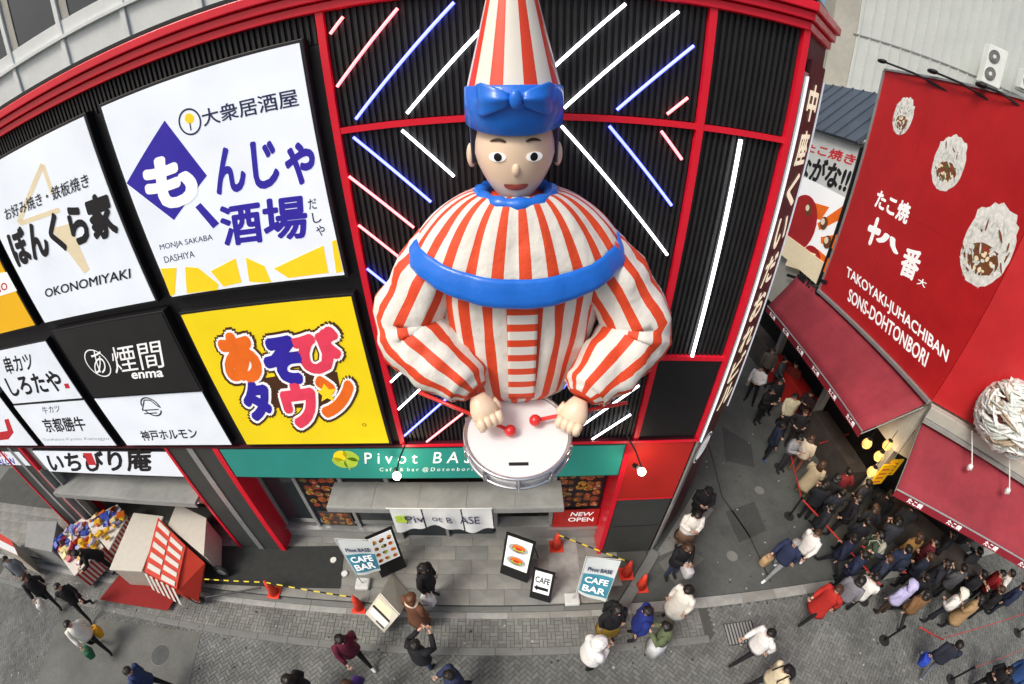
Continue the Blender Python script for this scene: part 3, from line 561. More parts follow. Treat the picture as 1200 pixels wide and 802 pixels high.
for y in (1.15, 4.8, 8.4, 12.0): MB().box(XR+.1, XR+.35, y-.12, y+.12, -.1, 2.6).build('post', 'grey_metal', shop)
MB().box(XR-.2, XR+.5, 1.6, 4.6, -.1, 1.0).build('counter', 'interior', shop, bevel=.02); MB().box(XR-.2, XR+.5, 5.0, 8.2, -.1, 1.0).build('counter', 'red_panel', shop, bevel=.02); MB().box(XR-.2, XR+.5, 8.6, 11.8, -.1, 1.0).build('counter', 'interior', shop, bevel=.02)
MB().prism([(XR+.5, .3, -.1), (XR+1.0, .8, -.1), (14.6, -2.6, -.1), (14.1, -3.1, -.1)], (0, 0, 1.1)).build('counter', 'interior', shop)
# red signboard: one face along the lane, one turned to the corner
rs = thing('red_signboard', 'huge red signboard with white lettering and pictures of topped octopus balls', 'sign', (XR, 4, 4.7))
zt = 12.32
MB().box(XR-.06, XR+.07, .88, 7.06, 4.70, zt).build('face', 'sign_red', rs)
MB().prism([cor+Vector((-.06, -.03, 4.70)), cor+d45*5+Vector((-.06, -.03, 4.70)), cor+d45*5+Vector((-.06, -.03, zt)), cor+Vector((-.06, -.03, zt))], -n45*.1).build('face', 'sign_red', rs)
MB().box(XR-.10, XR+.1, 7.06, 7.14, 4.6, zt).build('edge_trim', 'silver', rs); MB().box(XR-.10, XR+.07, .9, 7.1, zt, zt+.06).build('top_trim', 'silver', rs)
MB().box(XR-.16, XR+.05, .85, 7.1, 4.56, 4.69).build('bottom_rail', 'silver', rs, bevel=.02)
for y in (2.9, 4.95): MB().box(XR-.064, XR-.059, y-.006, y+.006, 4.72, zt).build('panel_joint', 'joint_red', rs)
MB().box(XR-.064, XR-.059, .9, 7.0, 8.49, 8.50).build('panel_joint', 'joint_red', rs)
PR = Plane(lambda x, y: X(x, y, XR-.06), (-1, 0, 0), .006)
PR.text('TAKOYAKI-JUHACHIBAN', (991,327), (1108,429.5), (993,312), 'ink_white_glow', rs, .02); PR.text('SONS-DOHTONBORI', (993,352.5), (1084,431), (996,338), 'ink_white_glow', rs, .02)
PR.text('たこ焼', (1024,243), (1062,264), (1030,221), 'ink_white_glow', rs, .035)
PR.text('十', (1012,284), (1026,291), (1022,252), 'ink_white_glow', rs, .09); PR.text('八', (1026,282), (1052,300), (1031,268), 'ink_white_glow', rs, .09); PR.text('番', (1052,321), (1072,331), (1062,288), 'ink_white_glow', rs, .03); PR.text('大', (1074,333), (1084,338), (1077,325), 'ink_white_glow', rs, .02)
mat('flake', (.88, .89, .85), .6, .25, 9); mat('flake_grey', (.66, .71, .67), .6, .25, 9); mat('dish_brown', (.20, .075, .03), .5, .35, 8); mat('dish_red', (.35, .05, .03), .5, .35, 8)
rk = random.Random(5)
for (px, py, rad) in ((1058, 138, .46), (1111, 194, .62), (1156, 292, .85)):
    cc = X(px, py, XR-.06); mb = MB(); n = 46; ring = []
    for i in range(n):
        a = 2*math.pi*i/n; up = max(0, math.sin(a)); r = rad*(1+.12*up+(rk.uniform(-.02, .16) if up > .55 else rk.uniform(-.02, .02)))
        ring.append(cc+Vector((-.004, -math.cos(a)*r*.86, math.sin(a)*r*1.12)))
    mb.add(ring, [tuple(range(n))], 0)
    def blob(y, z, ry, rz, mi, lift, an=0., nn=10, jag=.25):
        mb.add([cc+Vector((-.005-lift, y+p*math.cos(an)-q*math.sin(an), z+p*math.sin(an)+q*math.cos(an))) for p, q in [(ry*rk.uniform(1-jag, 1)*math.cos(6.283*i/nn), rz*rk.uniform(1-jag, 1)*math.sin(6.283*i/nn)) for i in range(nn)]], [tuple(range(nn))], mi)
    blob(0, -rad*.32, rad*.62, rad*.50, 2, .001, 0, 22, .15)
    for k in range(26): blob(rk.uniform(-.5, .5)*rad, rk.uniform(-.72, .05)*rad, rad*rk.uniform(.05, .13), rad*rk.uniform(.04, .09), rk.choice((3, 4, 4, 6, 2, 5)), .0015+k*.00005, rk.uniform(0, 3))
    for k in range(130):
        a = rk.uniform(0, 6.283); q = rad*.93*rk.random()**.45; y, z = -math.cos(a)*q*.84, math.sin(a)*q*1.08
        if z < rad*.12 and abs(y) < rad*.5 and z > -rad*.75 and rk.random() < .8: continue
        blob(y, z, rad*rk.uniform(.10, .30), rad*rk.uniform(.025, .06), rk.choice((0, 5, 5, 0, 1, 1, 2 if rk.random() < .5 else 1)), .003+k*.00006, rk.gauss(1.45, .55), 8, .5)
    mb.build('food_picture', ['flake', 'flake_grey', 'dish_brown', 'dish_red', 'ink_tan', 'flake', 'leaf_b'], rs)
# awnings
def awning(name, label, tA, tB, fB, fA, nrib, val_txt):
    t = thing(name, label, 'awning', (tA+tB)/2, 'red shop awnings')
    mb = MB(); N = 14; M_ = 5; vs = []
    for i in range(N+1):
        for j in range(M_+1):
            a, b = tA.lerp(tB, i/N), fA.lerp(fB, i/N); p = a.lerp(b, j/M_); sag = -.075*math.sin(math.pi*((i*nrib/N) % 1))*math.sin(math.pi*j/M_)
            vs.append(p+Vector((0, 0, sag-.03*math.sin(math.pi*j/M_))))
    fs = [(i*(M_+1)+j, i*(M_+1)+j+1, (i+1)*(M_+1)+j+1, (i+1)*(M_+1)+j) for i in range(N) for j in range(M_)]
    mb.add(vs, fs); o = mb.build('canvas', 'awning_red', t, True)
    so = o.modifiers.new('solid', 'SOLIDIFY'); so.thickness = .012
    dn = Vector((0, 0, -.24)); nn = (fB-fA).cross(Vector((0, 0, 1))).normalized()
    if nn.dot((fA-tA)) < 0: nn = -nn
    mb = MB(); mb.prism([fA, fB, fB+dn, fA+dn], nn*.012); v = mb.build('valance', 'awning_dark', t)
    MB().bar(fA, fB, .025).build('front_bar', 'silver', t)
    u = (fB-fA).normalized(); L = (fB-fA).length; k = max(2, int(L/1.15))
    if u.dot(nn.cross(Vector((0, 0, 1)))) > 0: u = -u; base = fB
    else: base = fA
    for i in range(k):
        p = base+u*(L*(i+.5)/k-.22)+nn*.016; text(val_txt, p+dn*.85, p+u*.46+dn*.85, p+dn*.15, 'ink_white_glow', v, .03, nn*.002)
    for i in range(nrib+1):
        a = tA.lerp(tB, i/nrib); b = fA.lerp(fB, i/nrib); MB().bar(a+Vector((0, 0, -.14)), b+Vector((0, 0, -.10)), .018, 6).build('rib', 'grey_metal', t)
    return t
awning('awning', 'faded red awning along the lane below the red signboard', Vector((XR-.03, 8.6, 4.55)), Vector((XR-.03, .98, 4.50)), Vector((10.10, 1.35, 3.12)), Vector((10.45, 8.5, 3.12)), 6, 'たこ焼')
awning('awning', 'brighter pink red awning turned towards the street corner', cor+d45*.05+n45*.05+Vector((0, 0, 4.25)), cor+d45*4.4+n45*.05+Vector((0, 0, 4.25)), Vector((13.9, -4.0, 3.1)), Vector((9.95, -.75, 3.1)), 4, 'たこ焼')
MB().prism([cor+n45*.08+Vector((0, 0, 4.30)), cor+d45*4.6+n45*.08+Vector((0, 0, 4.30)), cor+d45*4.6+n45*.08+Vector((0, 0, 4.66)), cor+n45*.08+Vector((0, 0, 4.66))], n45*.28).build('awning_box', 'cream_wall', shop, bevel=.02)
MB().prism([cor+n45*.1+Vector((0, 0, 4.18)), cor+d45*4.6+n45*.1+Vector((0, 0, 4.18)), cor+d45*4.6+n45*.1+Vector((0, 0, 4.29)), cor+n45*.1+Vector((0, 0, 4.29))], n45*.34).build('awning_rail', 'grey_metal', shop)
# giant octopus ball on the corner
bc = PL(1186, 490, cor+n45*.45, n45); rb_ = .92
tb = thing('octopus_ball_model', 'giant octopus ball model with pale flakes on the corner of the shop', 'sign', bc)
mat('beige_flake', (.42, .34, .24), .6, .25, 9); mat('ball_sauce', (.15, .03, .02), .4, .3, 5); MB().sphere(bc, rb_*.93, 28).build('ball', 'ball_sauce', tb, True)
mbs = [MB(), MB(), MB()]
for k in range(390):
    th, ph = math.acos(rk.uniform(-.75, 1)), rk.uniform(0, 6.283); tl = rk.gauss(.9, .5); L = rk.uniform(.25, .6)
    d0 = Vector((math.sin(th)*math.cos(ph), math.sin(th)*math.sin(ph), math.cos(th)))
    e = d0.orthogonal().normalized(); e = (Matrix.Rotation(tl+ph, 3, d0) @ e); pts = []; rr = []
    for i in range(7):
        s = (i/6-.5)*L*2; d = (d0+e*s).normalized(); pts.append(bc+d*rb_*(.955+.06*rk.random())); rr.append(.115*math.sin(math.pi*(i+.6)/7.2)+.02)
    mbs[(0, 1, 0, 1, 0, 2)[k % 6]].tube(pts, rr, 6, 0, flat=.3)
for m_, b_ in zip(('flake', 'flake_grey', 'beige_flake'), mbs): b_.build('flake_strips', m_, tb, True, kind='stuff')
# small lamps on drop rods under the ball
for k, (q0, q1) in enumerate((((1139, 505), (1139, 545)), ((1183, 535), (1183, 573)))):
    a, b = PL(*q0, cor+n45*.5, n45), PL(*q1, cor+n45*1.0, n45)
    t = thing('drop_lamp', ('white rod lamp over the pink awning, left of the giant ball', 'white rod lamp over the pink awning, directly below the giant ball')[k], 'lamp', a, 'lamps on rods over the corner awning')
    MB().bar(a, b, .018, 6).build('rod', 'white_paint', t); MB().bar(b, b+Vector((0, 0, -.12)), .05, 10, r2=.10).build('shade', 'white_paint', t, True); MB().sphere(b+Vector((.0, 0, -.14)), .05, 8).build('bulb', 'ink_white_glow', t, True)
# gooseneck lamps along the top of the red sign
for k, (a, b, lb) in enumerate((((1118, 112), (1034, 72), 'black gooseneck lamp at the far end of the red sign top'), ((1165, 122), (1093, 84), 'black gooseneck lamp second from the far end of the red sign'), ((1200, 128), (1150, 100), 'black gooseneck lamp nearest the air conditioner units'))):
    A, Bp = X(*a, XR), X(*b, XR-.25); t = thing('gooseneck_lamp', lb, 'lamp', A, 'lamps along the sign top')
    MB().tube([A, A.lerp(Bp, .5)+Vector((-.1, 0, .06)), Bp], .03, 6).build('arm', 'black_metal', t); MB().sphere(Bp, .14, 10, sc=(1, 1.3, .5)).build('lamp_head', 'black_metal', t, True)
MB().tube([X(1120, 100, XR+.3), X(1160, 112, XR+.3), X(1205, 130, XR+.3)], .03, 6).build('cable', 'black_metal', rs)
# air conditioners
ap = sp0+sn*1.2
for q, lb, two in (((1163, 78), 'tall twin fan air conditioner unit above the red signboard', True), ((1205, 96), 'air conditioner with round fan cut by the right edge', False)):
    c_ = PL(*q, ap, sn); t = thing('air_conditioner', lb, 'air conditioner', c_-Vector((0, 0, 1.05)), 'air conditioner units')
    R_ = Matrix((sdv, -sn, Vector((0, 0, 1)))).transposed()
    v = lambda x, y, z: c_+sdv*x-sn*y+Vector((0, 0, z))
    h = 1.05 if two else .55
    mb = MB(); mb.obox(c_, sdv*.62, sn*.28, Vector((0, 0, h))); mb.build('casing', 'panel_white', t, bevel=.03)
    for z in ((.48, -.48) if two else (.0,)):
        mb = MB(); C = c_+sn*.29+Vector((0, 0, z))-sdv*.22; mb.bar(C, C+sn*.03, .36, 20); fg = mb.build('fan_grille', 'grey_metal', t); MB().bar(C+sn*.03, C+sn*.05, .1, 12).build('fan_hub', 'panel_white', fg)
        for r in (.18, .26, .33): mb = MB(); mb.tube([C+sn*.035+sdv*(r*math.cos(a))+Vector((0, 0, r*math.sin(a))) for a in [i*.3927 for i in range(16)]], .012, 5, closed=True); mb.build('guard_ring', 'black_metal', fg)
    mb = MB(); mb.obox(c_-Vector((0, 0, h+.08)), sdv*.6, sn*.2, Vector((0, 0, .07))); mb.build('feet', 'grey_metal', t)
# lane signs beyond the red board, under a blue metal roof
ls = thing('lane_signboard', 'white and orange snack signboard beyond the red board, plain red dome picture', 'sign', (XR, 9.5, 4.6))
PLn = Plane(lambda x, y: X(x, y, XR-.10), (-1, 0, 0), .006)
y1s, zb_, zm_, zt_ = 7.25, X(962, 337, XR-.1).z, X(990, 232, XR-.1).z, X(1010, 172, XR-.1).z
MB().box(XR-.10, XR+.05, y1s, 18.5, zb_+.9, zm_).build('picture_panel', 'ink_white_glow', ls); MB().box(XR-.10, XR+.05, y1s, 18.5, zm_+.03, zt_).build('lettering_panel', 'panel_white', ls)
MB().box(XR-.16, XR+.05, y1s, 18.5, zb_, zb_+.85).build('lower_panel', 'ink_tan', ls); MB().box(XR-.17, XR+.05, y1s-.06, y1s, zb_, zt_).build('edge_trim', 'black_metal', ls)
PLn.text('ながな!!', (932,206), (990,227), (940,179), 'ink', ls, .04); PLn.text('たこ焼き', (942,177), (1000,195), (946,166), 'ink_red', ls, .03); PLn.text('一番だこ', (918,333), (962,350), (926,312), 'ink', ls, .04)
for pl in ([(958,262), (990,240), (984,258), (960,270)], [(962,278), (981,275), (976,292), (962,285)], [(948,236), (972,243), (962,258), (952,256)], [(958,292), (972,304), (966,320), (952,300)]): PLn.poly(pl, 'ink_orange', ls)
PLn.disc((938,262), 1.0, 1.15, 'sign_red', ls, 'red_dome', lv=3, rot=.3); PLn.disc((952,300), .55, .35, 'sign_red', ls, 'red_dome', lv=3)
for q in ((966, 262), (948, 246), (970, 284)): PLn.disc(q, .22, .24, 'dish_brown', ls, 'tan_ball', lv=4); PLn.disc((q[0]-1, q[1]-2), .12, .12, 'ink_tan', ls, 'tan_ball', lv=5)
PLn.poly([(930,290), (957,298), (948,320), (921,311)], 'ink_tan', ls, lv=6, name='price_plate'); PLn.text('な02', (934,306), (949,312), (938,294), 'ink', ls, .03, lv=8)
rf = thing('blue_metal_roof', 'blue grey standing seam metal roof above the lane signboard', 'roof', (XR, 9, zt_))
e1, e2 = Vector((XR-.35, 7.2, zt_+.10)), Vector((XR+1.5, 7.2, zt_+1.9)); L13 = Vector((0, 11, 0))
MB().prism([e1, e2, e2+L13, e1+L13], Vector((.05, 0, -.08))).build('roof_sheet', 'blue_roof', rf)
nr = (e2-e1).cross(L13).normalized(); nr = -nr if nr.z < 0 else nr
for i in range(17): a = Vector((0, .05+i*.62, 0)); mb = MB(); mb.obox((e1+e2)/2+a+nr*.03, (e2-e1)/2, Vector((0, .02, 0)), nr*.03); mb.build('seam', 'blue_roof', rf)
# warm lanterns and lit menu under the gap between the awnings
for k, (q, z) in enumerate((((1016, 520), 2.75), ((1030, 535), 2.6), ((1022, 553), 2.4), ((1040, 522), 2.8))):
    c_ = W(*q, z); t = thing('paper_lantern', ('yellow lantern hanging highest in the gap between the awnings', 'yellow lantern hanging in the middle of the gap between the awnings', 'yellow lantern hanging lowest between the two awnings', 'yellow lantern tucked under the corner of the pink awning')[k], 'lantern', c_, 'lanterns between the awnings')
    MB().sphere(c_, .15, 14, sc=(1, 1, 1.15)).build('lantern_body', 'bulb_warm', t, True); lamp_light(c_-Vector((0, 0, .25)), 9, (1, .66, .3), .12, t); MB().bar(c_+Vector((0, 0, .19)), c_+Vector((0, 0, .6)), .01, 5).build('cord', 'black_metal', t); MB().bar(c_+Vector((0, 0, .18)), c_+Vector((0, 0, .21)), .08, 10).build('cap', 'black_metal', t)
for k, (q, z, hh) in enumerate((((1034, 556), 1.7, .45), ((1046, 548), 1.9, .35))):
    c_ = W(*q, z); tb_ = tag(MB().box(c_.x-.26, c_.x+.26, c_.y-.02, c_.y+.02, z-hh, z+hh).build('price_board', 'sign_amber'), ('amber price board hanging below the lanterns', 'smaller amber price board beside the pink awning edge')[k], 'sign', 'amber price boards'); 
    for j in range(4): MB().box(c_.x-.2, c_.x+.12, c_.y-.026, c_.y-.02, z-hh*.8+j*hh*.42, z-hh*.8+j*hh*.42+.05).build('print', 'ink_red', tb_)
    MB().bar((c_.x, c_.y, z+hh), (c_.x, c_.y, 3.6), .008, 5).build('cord', 'black_metal', tb_)
mn = thing('menu_board', 'white menu board with small food pictures standing between the awnings', 'sign', W(1018, 590, 0)); a_ = W(1000, 585, .5); b_ = W(1035, 560, .5)
mb = MB(); mb.prism([a_, b_, b_+Vector((.1, .2, 1.3)), a_+Vector((.1, .2, 1.3))], Vector((.03, .03, 0))); mb.build('board', 'ink_tan', mn); MB().bar(a_-Vector((0, 0, .6)), a_+Vector((0, 0, .3)), .03).build('leg', 'black_metal', mn); MB().bar(b_-Vector((0, 0, .6)), b_+Vector((0, 0, .3)), .03).build('leg', 'black_metal', mn)
# ================================================================== CLOWN DRUMMER STATUE (plain generic face)
mat('satin_stripe', (.80, .775, .71), .62, .05, 3, .9, bscale=2.2, bdist=.07, big=.10, stripes=('X', 22, (.76, .07, .02), .45))
mat('sleeve_stripe', (.80, .775, .71), .62, .05, 3, .9, bscale=2.2, bdist=.07, big=.10, stripes=('X', 9, (.76, .07, .02), .42))
mat('cape_stripe', (.80, .775, .71), .62, .05, 3, .9, bscale=2.2, bdist=.07, big=.10, stripes=('X', 24, (.76, .075, .02), .44))
mat('hat_stripe', (.82, .79, .70), .35, .04, 2, stripes=('X', 9, (.76, .06, .02), .42), coat=.2); mat('placket_stripe', (.80, .78, .72), .42, .05, 2, stripes=('Y', 7, (.76, .07, .02), .45))
mat('blue_satin', (.015, .17, .72), .32, .08, 3, .5, bscale=2.5, bdist=.05, coat=.25); mat('doll_skin', (.86, .66, .48), .4, .05, 2, coat=.15); mat('drum_white', (.82, .83, .84), .25, .03, 1.5, coat=.3); mat('chrome', (.72, .73, .76), .18, .05, 3, metal=.85); mat('mallet_red', (.70, .03, .03), .3, .05, coat=.4); mat('cheek', (.80, .36, .26), .45, .1); mat('doll_hair', (.008, .008, .02), .3, .1, coat=.3)
SX = .16
st = thing('clown_drummer_statue', 'giant drummer statue in red and white striped clown suit and cone hat', 'statue', (SX, -.4, 6.2))
prof = [(6.35, .60, .40, -.72), (6.55, .80, .54, -.76), (7.0, .92, .58, -.78), (7.5, 1.02, .61, -.8), (8.0, 1.06, .62, -.82), (8.5, 1.04, .58, -.82), (8.85, .9, .52, -.82), (9.1, .62, .42, -.82), (9.25, .40, .34, -.84)]
def prof_at(z):
    for a, b in zip(prof[:-1], prof[1:]):
        if a[0] <= z <= b[0]: t = (z-a[0])/(b[0]-a[0]); return [a[i]+(b[i]-a[i])*t for i in range(4)]
    return prof[0] if z < prof[0][0] else prof[-1]
from mathutils import noise as mnoise
def wr(p, a=.03, f=(2.4, 2.4, 1.1)): return 1+a*mnoise.noise(Vector((p[0]*f[0], p[1]*f[1], p[2]*f[2])))+a*.5*mnoise.noise(Vector((p[0]*6, p[1]*6, p[2]*2.5+9)))
rings = []; NR = 88
for k in range(25):
    z = 6.35+(9.25-6.35)*k/24; _, rx, ry, cy = prof_at(z); fold = .028*(1-.4*k/24)
    rings.append([(SX+rx*math.cos(a)*w2, cy+ry*math.sin(a)*w2, z) for a in [2*math.pi*j/NR for j in range(NR)] for w2 in [wr((3*math.cos(a), 3*math.sin(a), z*1.0), .075)*(1+fold*.5*math.sin(11*a+k*.2))]])
MB().loft(rings).build('striped_tunic', 'satin_stripe', st, True)
MB().loft([[(SX+r*math.cos(a), -.68+r*.7*math.sin(a), z) for a in [2*math.pi*j/24 for j in range(24)]] for z, r in ((5.7, .5), (6.2, .56), (6.4, .55))]).build('waist', 'black_metal', st, True)
MB().box(SX-.5, SX+.5, -.6, .1, 6.0, 6.3).box(SX-.35, SX+.35, -.6, .1, 8.0, 8.6).build('wall_bracket', 'black_metal', st, kind='stuff')
mb = MB(); vs = []; uvs = []; n1, n2 = 8, 24
for i in range(n2+1):
    z = 6.62+(8.22-6.62)*i/n2; _, rx, ry, cy = prof_at(z)
    for j in range(n1+1): x = .02+.36*j/n1; vs.append((x, cy-ry*math.sqrt(max(0, 1-((x-SX)/rx)**2))-.05, z))
mb.add(vs, [(i*(n1+1)+j, i*(n1+1)+j+1, (i+1)*(n1+1)+j+1, (i+1)*(n1+1)+j) for i in range(n2) for j in range(n1)], 0, [[(0, i/n2), (1, i/n2), (1, (i+1)/n2), (0, (i+1)/n2)] for i in range(n2) for j in range(n1)])
pk = mb.build('placket', 'placket_stripe', st, True); pk.modifiers.new('solid', 'SOLIDIFY').thickness = .02
# cape: gathered at the neck, wide blue border
def cape_ring(t, off=0., NR=120, soft=1.):
    out = []
    for j in range(NR):
        a = 2*math.pi*j/NR; fr = max(0, -math.sin(a)); s = t**.8
        rx = .42+(1.30-.42)*s+off; ry = .38+(.78-.38)*s+off; zz = 9.28-.64*t**1.25-.40*fr**1.5*t**1.4-.02*t
        fo = 1+soft*((.026*math.sin(13*a+.8*math.sin(3*a))+.014*math.sin(29*a+1))*min(1, t*1.6)*(.6+.4*fr)*(1 if t < .55 else max(.35, 1-(t-.55)*3))+.02*(1 if t < .6 else .3)*mnoise.noise(Vector((4*math.cos(a), 4*math.sin(a), t*2))))
        out.append((SX+rx*math.cos(a)*fo, -.86+ry*math.sin(a)*fo, zz+.035*math.sin(math.pi*t)+off*.7))
    return out
MB().loft([cape_ring(.86*k/12) for k in range(13)], cap=False).build('cape', 'cape_stripe', st, True).modifiers.new('solid', 'SOLIDIFY').thickness = .03
MB().loft([*[cape_ring(t_, o_, 120, .8) for t_, o_ in ((.815, .004), (.82, .028), (.86, .034), (.92, .036), (1.0, .032), (1.035, .02), (1.04, -.01), (1.02, -.04))]], cap=False).build('cape_border', 'blue_satin', st, True)
MB().tube([(SX-.01+.40*math.cos(a), -.88+.40*math.sin(a), 9.27-.05*max(0, -math.sin(a))) for a in [2*math.pi*j/40 for j in range(40)]], [.085+.012*math.sin(j*1.7) for j in range(40)], 10, closed=True).build('neck_band', 'blue_satin', st, True)
def sleeve(pts, rads):
    P_ = [Vector(p) for p in pts]; out = []; rr = []
    for i in range(len(P_)-1):
        for k in range(6): t = k/6; out.append(P_[i].lerp(P_[i+1], t)); rr.append(rads[i]+(rads[i+1]-rads[i])*t)
    out.append(P_[-1]); rr.append(rads[-1])
    rr = [r*(1+.03*math.sin(i*1.3)) for i, r in enumerate(rr)]
    mb = MB().tube(out, rr, 40); n_ = 40
    for i, c0_ in enumerate(out):
        for j in range(n_):
            p = Vector(mb.v[i*n_+j]); mb.v[i*n_+j] = tuple(c0_+(p-c0_)*wr((p.x*1.3, p.y*1.3, p.z*1.3), .16))
    return mb.build('sleeve', 'sleeve_stripe', st, True)
sleeve([(-.72, -.80, 8.66), (-.98, -.84, 8.25), (-1.30, -.92, 7.70), (-1.24, -1.02, 7.46), (-.88, -1.24, 7.22), (-.5, -1.48, 6.98), (-.42, -1.55, 6.92)], [.36, .43, .46, .47, .45, .34, .20])
sleeve([(1.06, -.80, 8.62), (1.38, -.84, 8.2), (1.76, -.92, 7.60), (1.70, -1.02, 7.36), (1.40, -1.24, 7.10), (1.06, -1.48, 6.86), (1.0, -1.55, 6.80)], [.36, .43, .47, .48, .45, .34, .20])
def fist(c, dirv, side):
    c = Vector(c); f = Vector(dirv).normalized(); up = Vector((0, -.3, 1)).normalized(); r = f.cross(up).normalized(); up = r.cross(f)
    bm_ = MB(); bm_.loft([[c+f*t+(r*math.cos(a)*wr+up*math.sin(a)*hr) for a in [2*math.pi*j/14 for j in range(14)]] for t, wr, hr in ((-.20, .10, .09), (-.12, .145, .12), (-.02, .19, .15), (.08, .195, .14), (.15, .16, .10), (.17, .08, .05))])
    for k in range(4):
        o = (k-1.5)*.085; b0 = c+f*.10+r*o+up*.09; bm_.tube([b0, b0+f*.11+up*.0, b0+f*.15-up*.10, b0+f*.07-up*.18, b0-f*.03-up*.17], [.056, .058, .054, .05, .042], 8)
    b0 = c+r*(.15*side)+up*.02-f*.05; bm_.tube([b0, b0+f*.11+r*.05*side-up*.03, b0+f*.19-r*.02*side-up*.09], [.06, .055, .045], 8)
    return bm_.build('hand', 'doll_skin', st, True)
fist((-.31, -1.66, 6.72), (.45, -.55, -.9), -1); fist((.90, -1.66, 6.62), (-.45, -.55, -.9), 1)
# head with a plain doll face
hd = MB(); rings = []
for k in range(17):
    t = k/16; a0 = math.pi*t; z = -math.cos(a0); s = math.sin(a0)
    jaw = 1-.38*max(0, -z)**1.2
    rings.append([(SX-.02+.43*s*jaw*math.cos(a)*(1 if k else .01), -.90+(.46*s*math.sin(a)*(1-.12*max(0, -z))) - .05*max(0, -z), 9.74+.60*z) for a in [2*math.pi*j/32 for j in range(32)]])
HD = hd.loft(rings[1:-1]).build('head', 'doll_skin', st, True)
hx, hy = SX-.02, -.90
def onface(dx, z, out=.0):
    zz = (z-9.74)/.60; s = math.sqrt(max(0, 1-zz*zz)); jaw = 1-.38*max(0, -zz)**1.2; q = dx/(.43*s*jaw)
    return Vector((hx+dx, hy-.46*s*(1-.12*max(0, -zz))*math.sqrt(max(0, 1-q*q))-.05*max(0, -zz)-out, z))
def decal(dx, z, w_, h_, m, out, name, rot=0, n=20, cut=None):
    pts = []
    for i in range(n):
        a = 2*math.pi*i/n; p, q = w_*math.cos(a), h_*math.sin(a)
        if cut and q > cut*h_: q = cut*h_
        pts.append(onface(dx+p*math.cos(rot)-q*math.sin(rot), z+p*math.sin(rot)+q*math.cos(rot), out))
    c_ = onface(dx, z, out+.012); mb = MB(); mb.add(pts+[c_], [(i, (i+1) % n, n) for i in range(n)]); return mb.build(name, m, HD, True)
for s in (-1, 1):
    decal(s*.185, 9.74, .085, .05, 'ink_white_glow', .006, 'eye_white'); decal(s*.18, 9.742, .04, .044, 'eye', .018, 'iris')
    mb = MB(); mb.tube([onface(s*(.10+.03*i), 9.895+.018*math.sin(i*.63), .008) for i in range(6)], [.008, .014, .016, .015, .012, .006], 6); mb.build('eyebrow', 'hair_brown', HD, True)
    mb = MB(); mb.sphere((hx+s*.47, -.84, 9.70), .12, 14, sc=(.45, .7, 1.15)); mb.build('ear', 'doll_skin', HD, True)
mb = MB(); mb.sphere(onface(0, 9.61, -.015), .06, 14, sc=(.75, .9, 1.2)); mb.build('nose', 'doll_skin', HD, True)
decal(.0, 9.44, .125, .058, 'lip', .008, 'mouth', cut=.25)
rings = []
for k in range(9):
    t = k/8; z = 9.62+.5*t; rings.append([(hx+(.475+.01*t)*math.cos(a), -.83+(.44)*math.sin(a), z) for a in [math.pi*2*j/32 for j in range(32)]])
MB().loft([[(p[0], p[1] if p[1] > -.98 else -.98+(p[1]+.98)*.05, p[2]) for p in r] for r in rings]).build('hair', 'doll_hair', st, True)
hat = MB(); rings = []
for k in range(20): z = 10.34+1.92*k/19; r = .485*(1-k/19)*(1-.03*math.sin(math.pi*k/19))+.02; rings.append([(hx+r*math.cos(a), -.88+r*math.sin(a), z) for a in [2*math.pi*j/54 for j in range(54)]])
HT = hat.loft(rings).build('cone_hat', 'hat_stripe', st, True)
MB().loft([[(hx+rx*math.cos(a), -.88+rx*math.sin(a), z-(.13*max(0, -math.sin(a)) if z < 10.2 else 0)) for a in [2*math.pi*j/48 for j in range(48)]] for z, rx in ((10.08, .49), (10.09, .515), (10.25, .515), (10.43, .505), (10.45, .46))], cap=False).build('hat_band', 'blue_satin', HT, True)
for s in (-1, 1):
    mb = MB(); rings = []
    for k in range(7):
        t = k/6; x = hx+.05*s+s*.32*t; hh = (.05+.13*t**.8)*(1 if k < 6 else .8); th = (.035+.05*math.sin(math.pi*min(1, t*.8+.1)))*(1 if k < 6 else .5); yb = -1.45+.16*t*t
        rings.append([(x, yb-th*math.cos(a)*(1-.45*abs(math.sin(2*a))), 10.31+hh*math.sin(a)) for a in [2*math.pi*j/24 for j in range(24)]])
    mb.loft(rings).build('bow_loop', 'blue_satin', HT, True)
MB().sphere((hx, -1.49, 10.31), .085, 12, sc=(.75, .6, 1.1)).build('bow_knot', 'blue_satin', HT, True)
# drum and mallets
dc = Vector((SX-.02, -1.66, 6.26)); dn = Vector((0, -.2, .98)).normalized(); du = Vector((1, 0, 0)); dv = dn.cross(du)
def dring(r, h, n=48): return [dc+(du*math.cos(a)+dv*math.sin(a))*r+dn*h for a in [2*math.pi*j/n for j in range(n)]]
dr = thing('drum', 'white snare drum with chrome hoops in front of the statue', 'drum', dc)
MB().loft([dring(.715, -.24), dring(.715, -.02)]).build('shell', 'drum_white', dr, True)
mb = MB(); mb.loft([dring(.70, -.02), dring(.70, .0)]); mb.build('drum_head', 'drum_white', dr)
for h in (.005, -.245): MB().tube(dring(.735, h), .027, 8, closed=True).build('hoop', 'chrome', dr, True)
for k in range(10):
    a = 2*math.pi*k/10+.3; o = (du*math.cos(a)+dv*math.sin(a)); mb = MB(); mb.bar(dc+o*.765+dn*.03, dc+o*.765-dn*.26, .018, 8); mb.obox(dc+o*.745-dn*.12, o*.03, o.cross(dn)*.03, dn*.05); mb.build('lug', 'chrome', dr)
q = dc-dv*.50+dn*.003; mb = MB(); mb.prism([q-du*.13-dv*.025, q+du*.13-dv*.025, q+du*.13+dv*.025, q-du*.13+dv*.025], dn*.002); mb.build('badge', 'ink', dr)
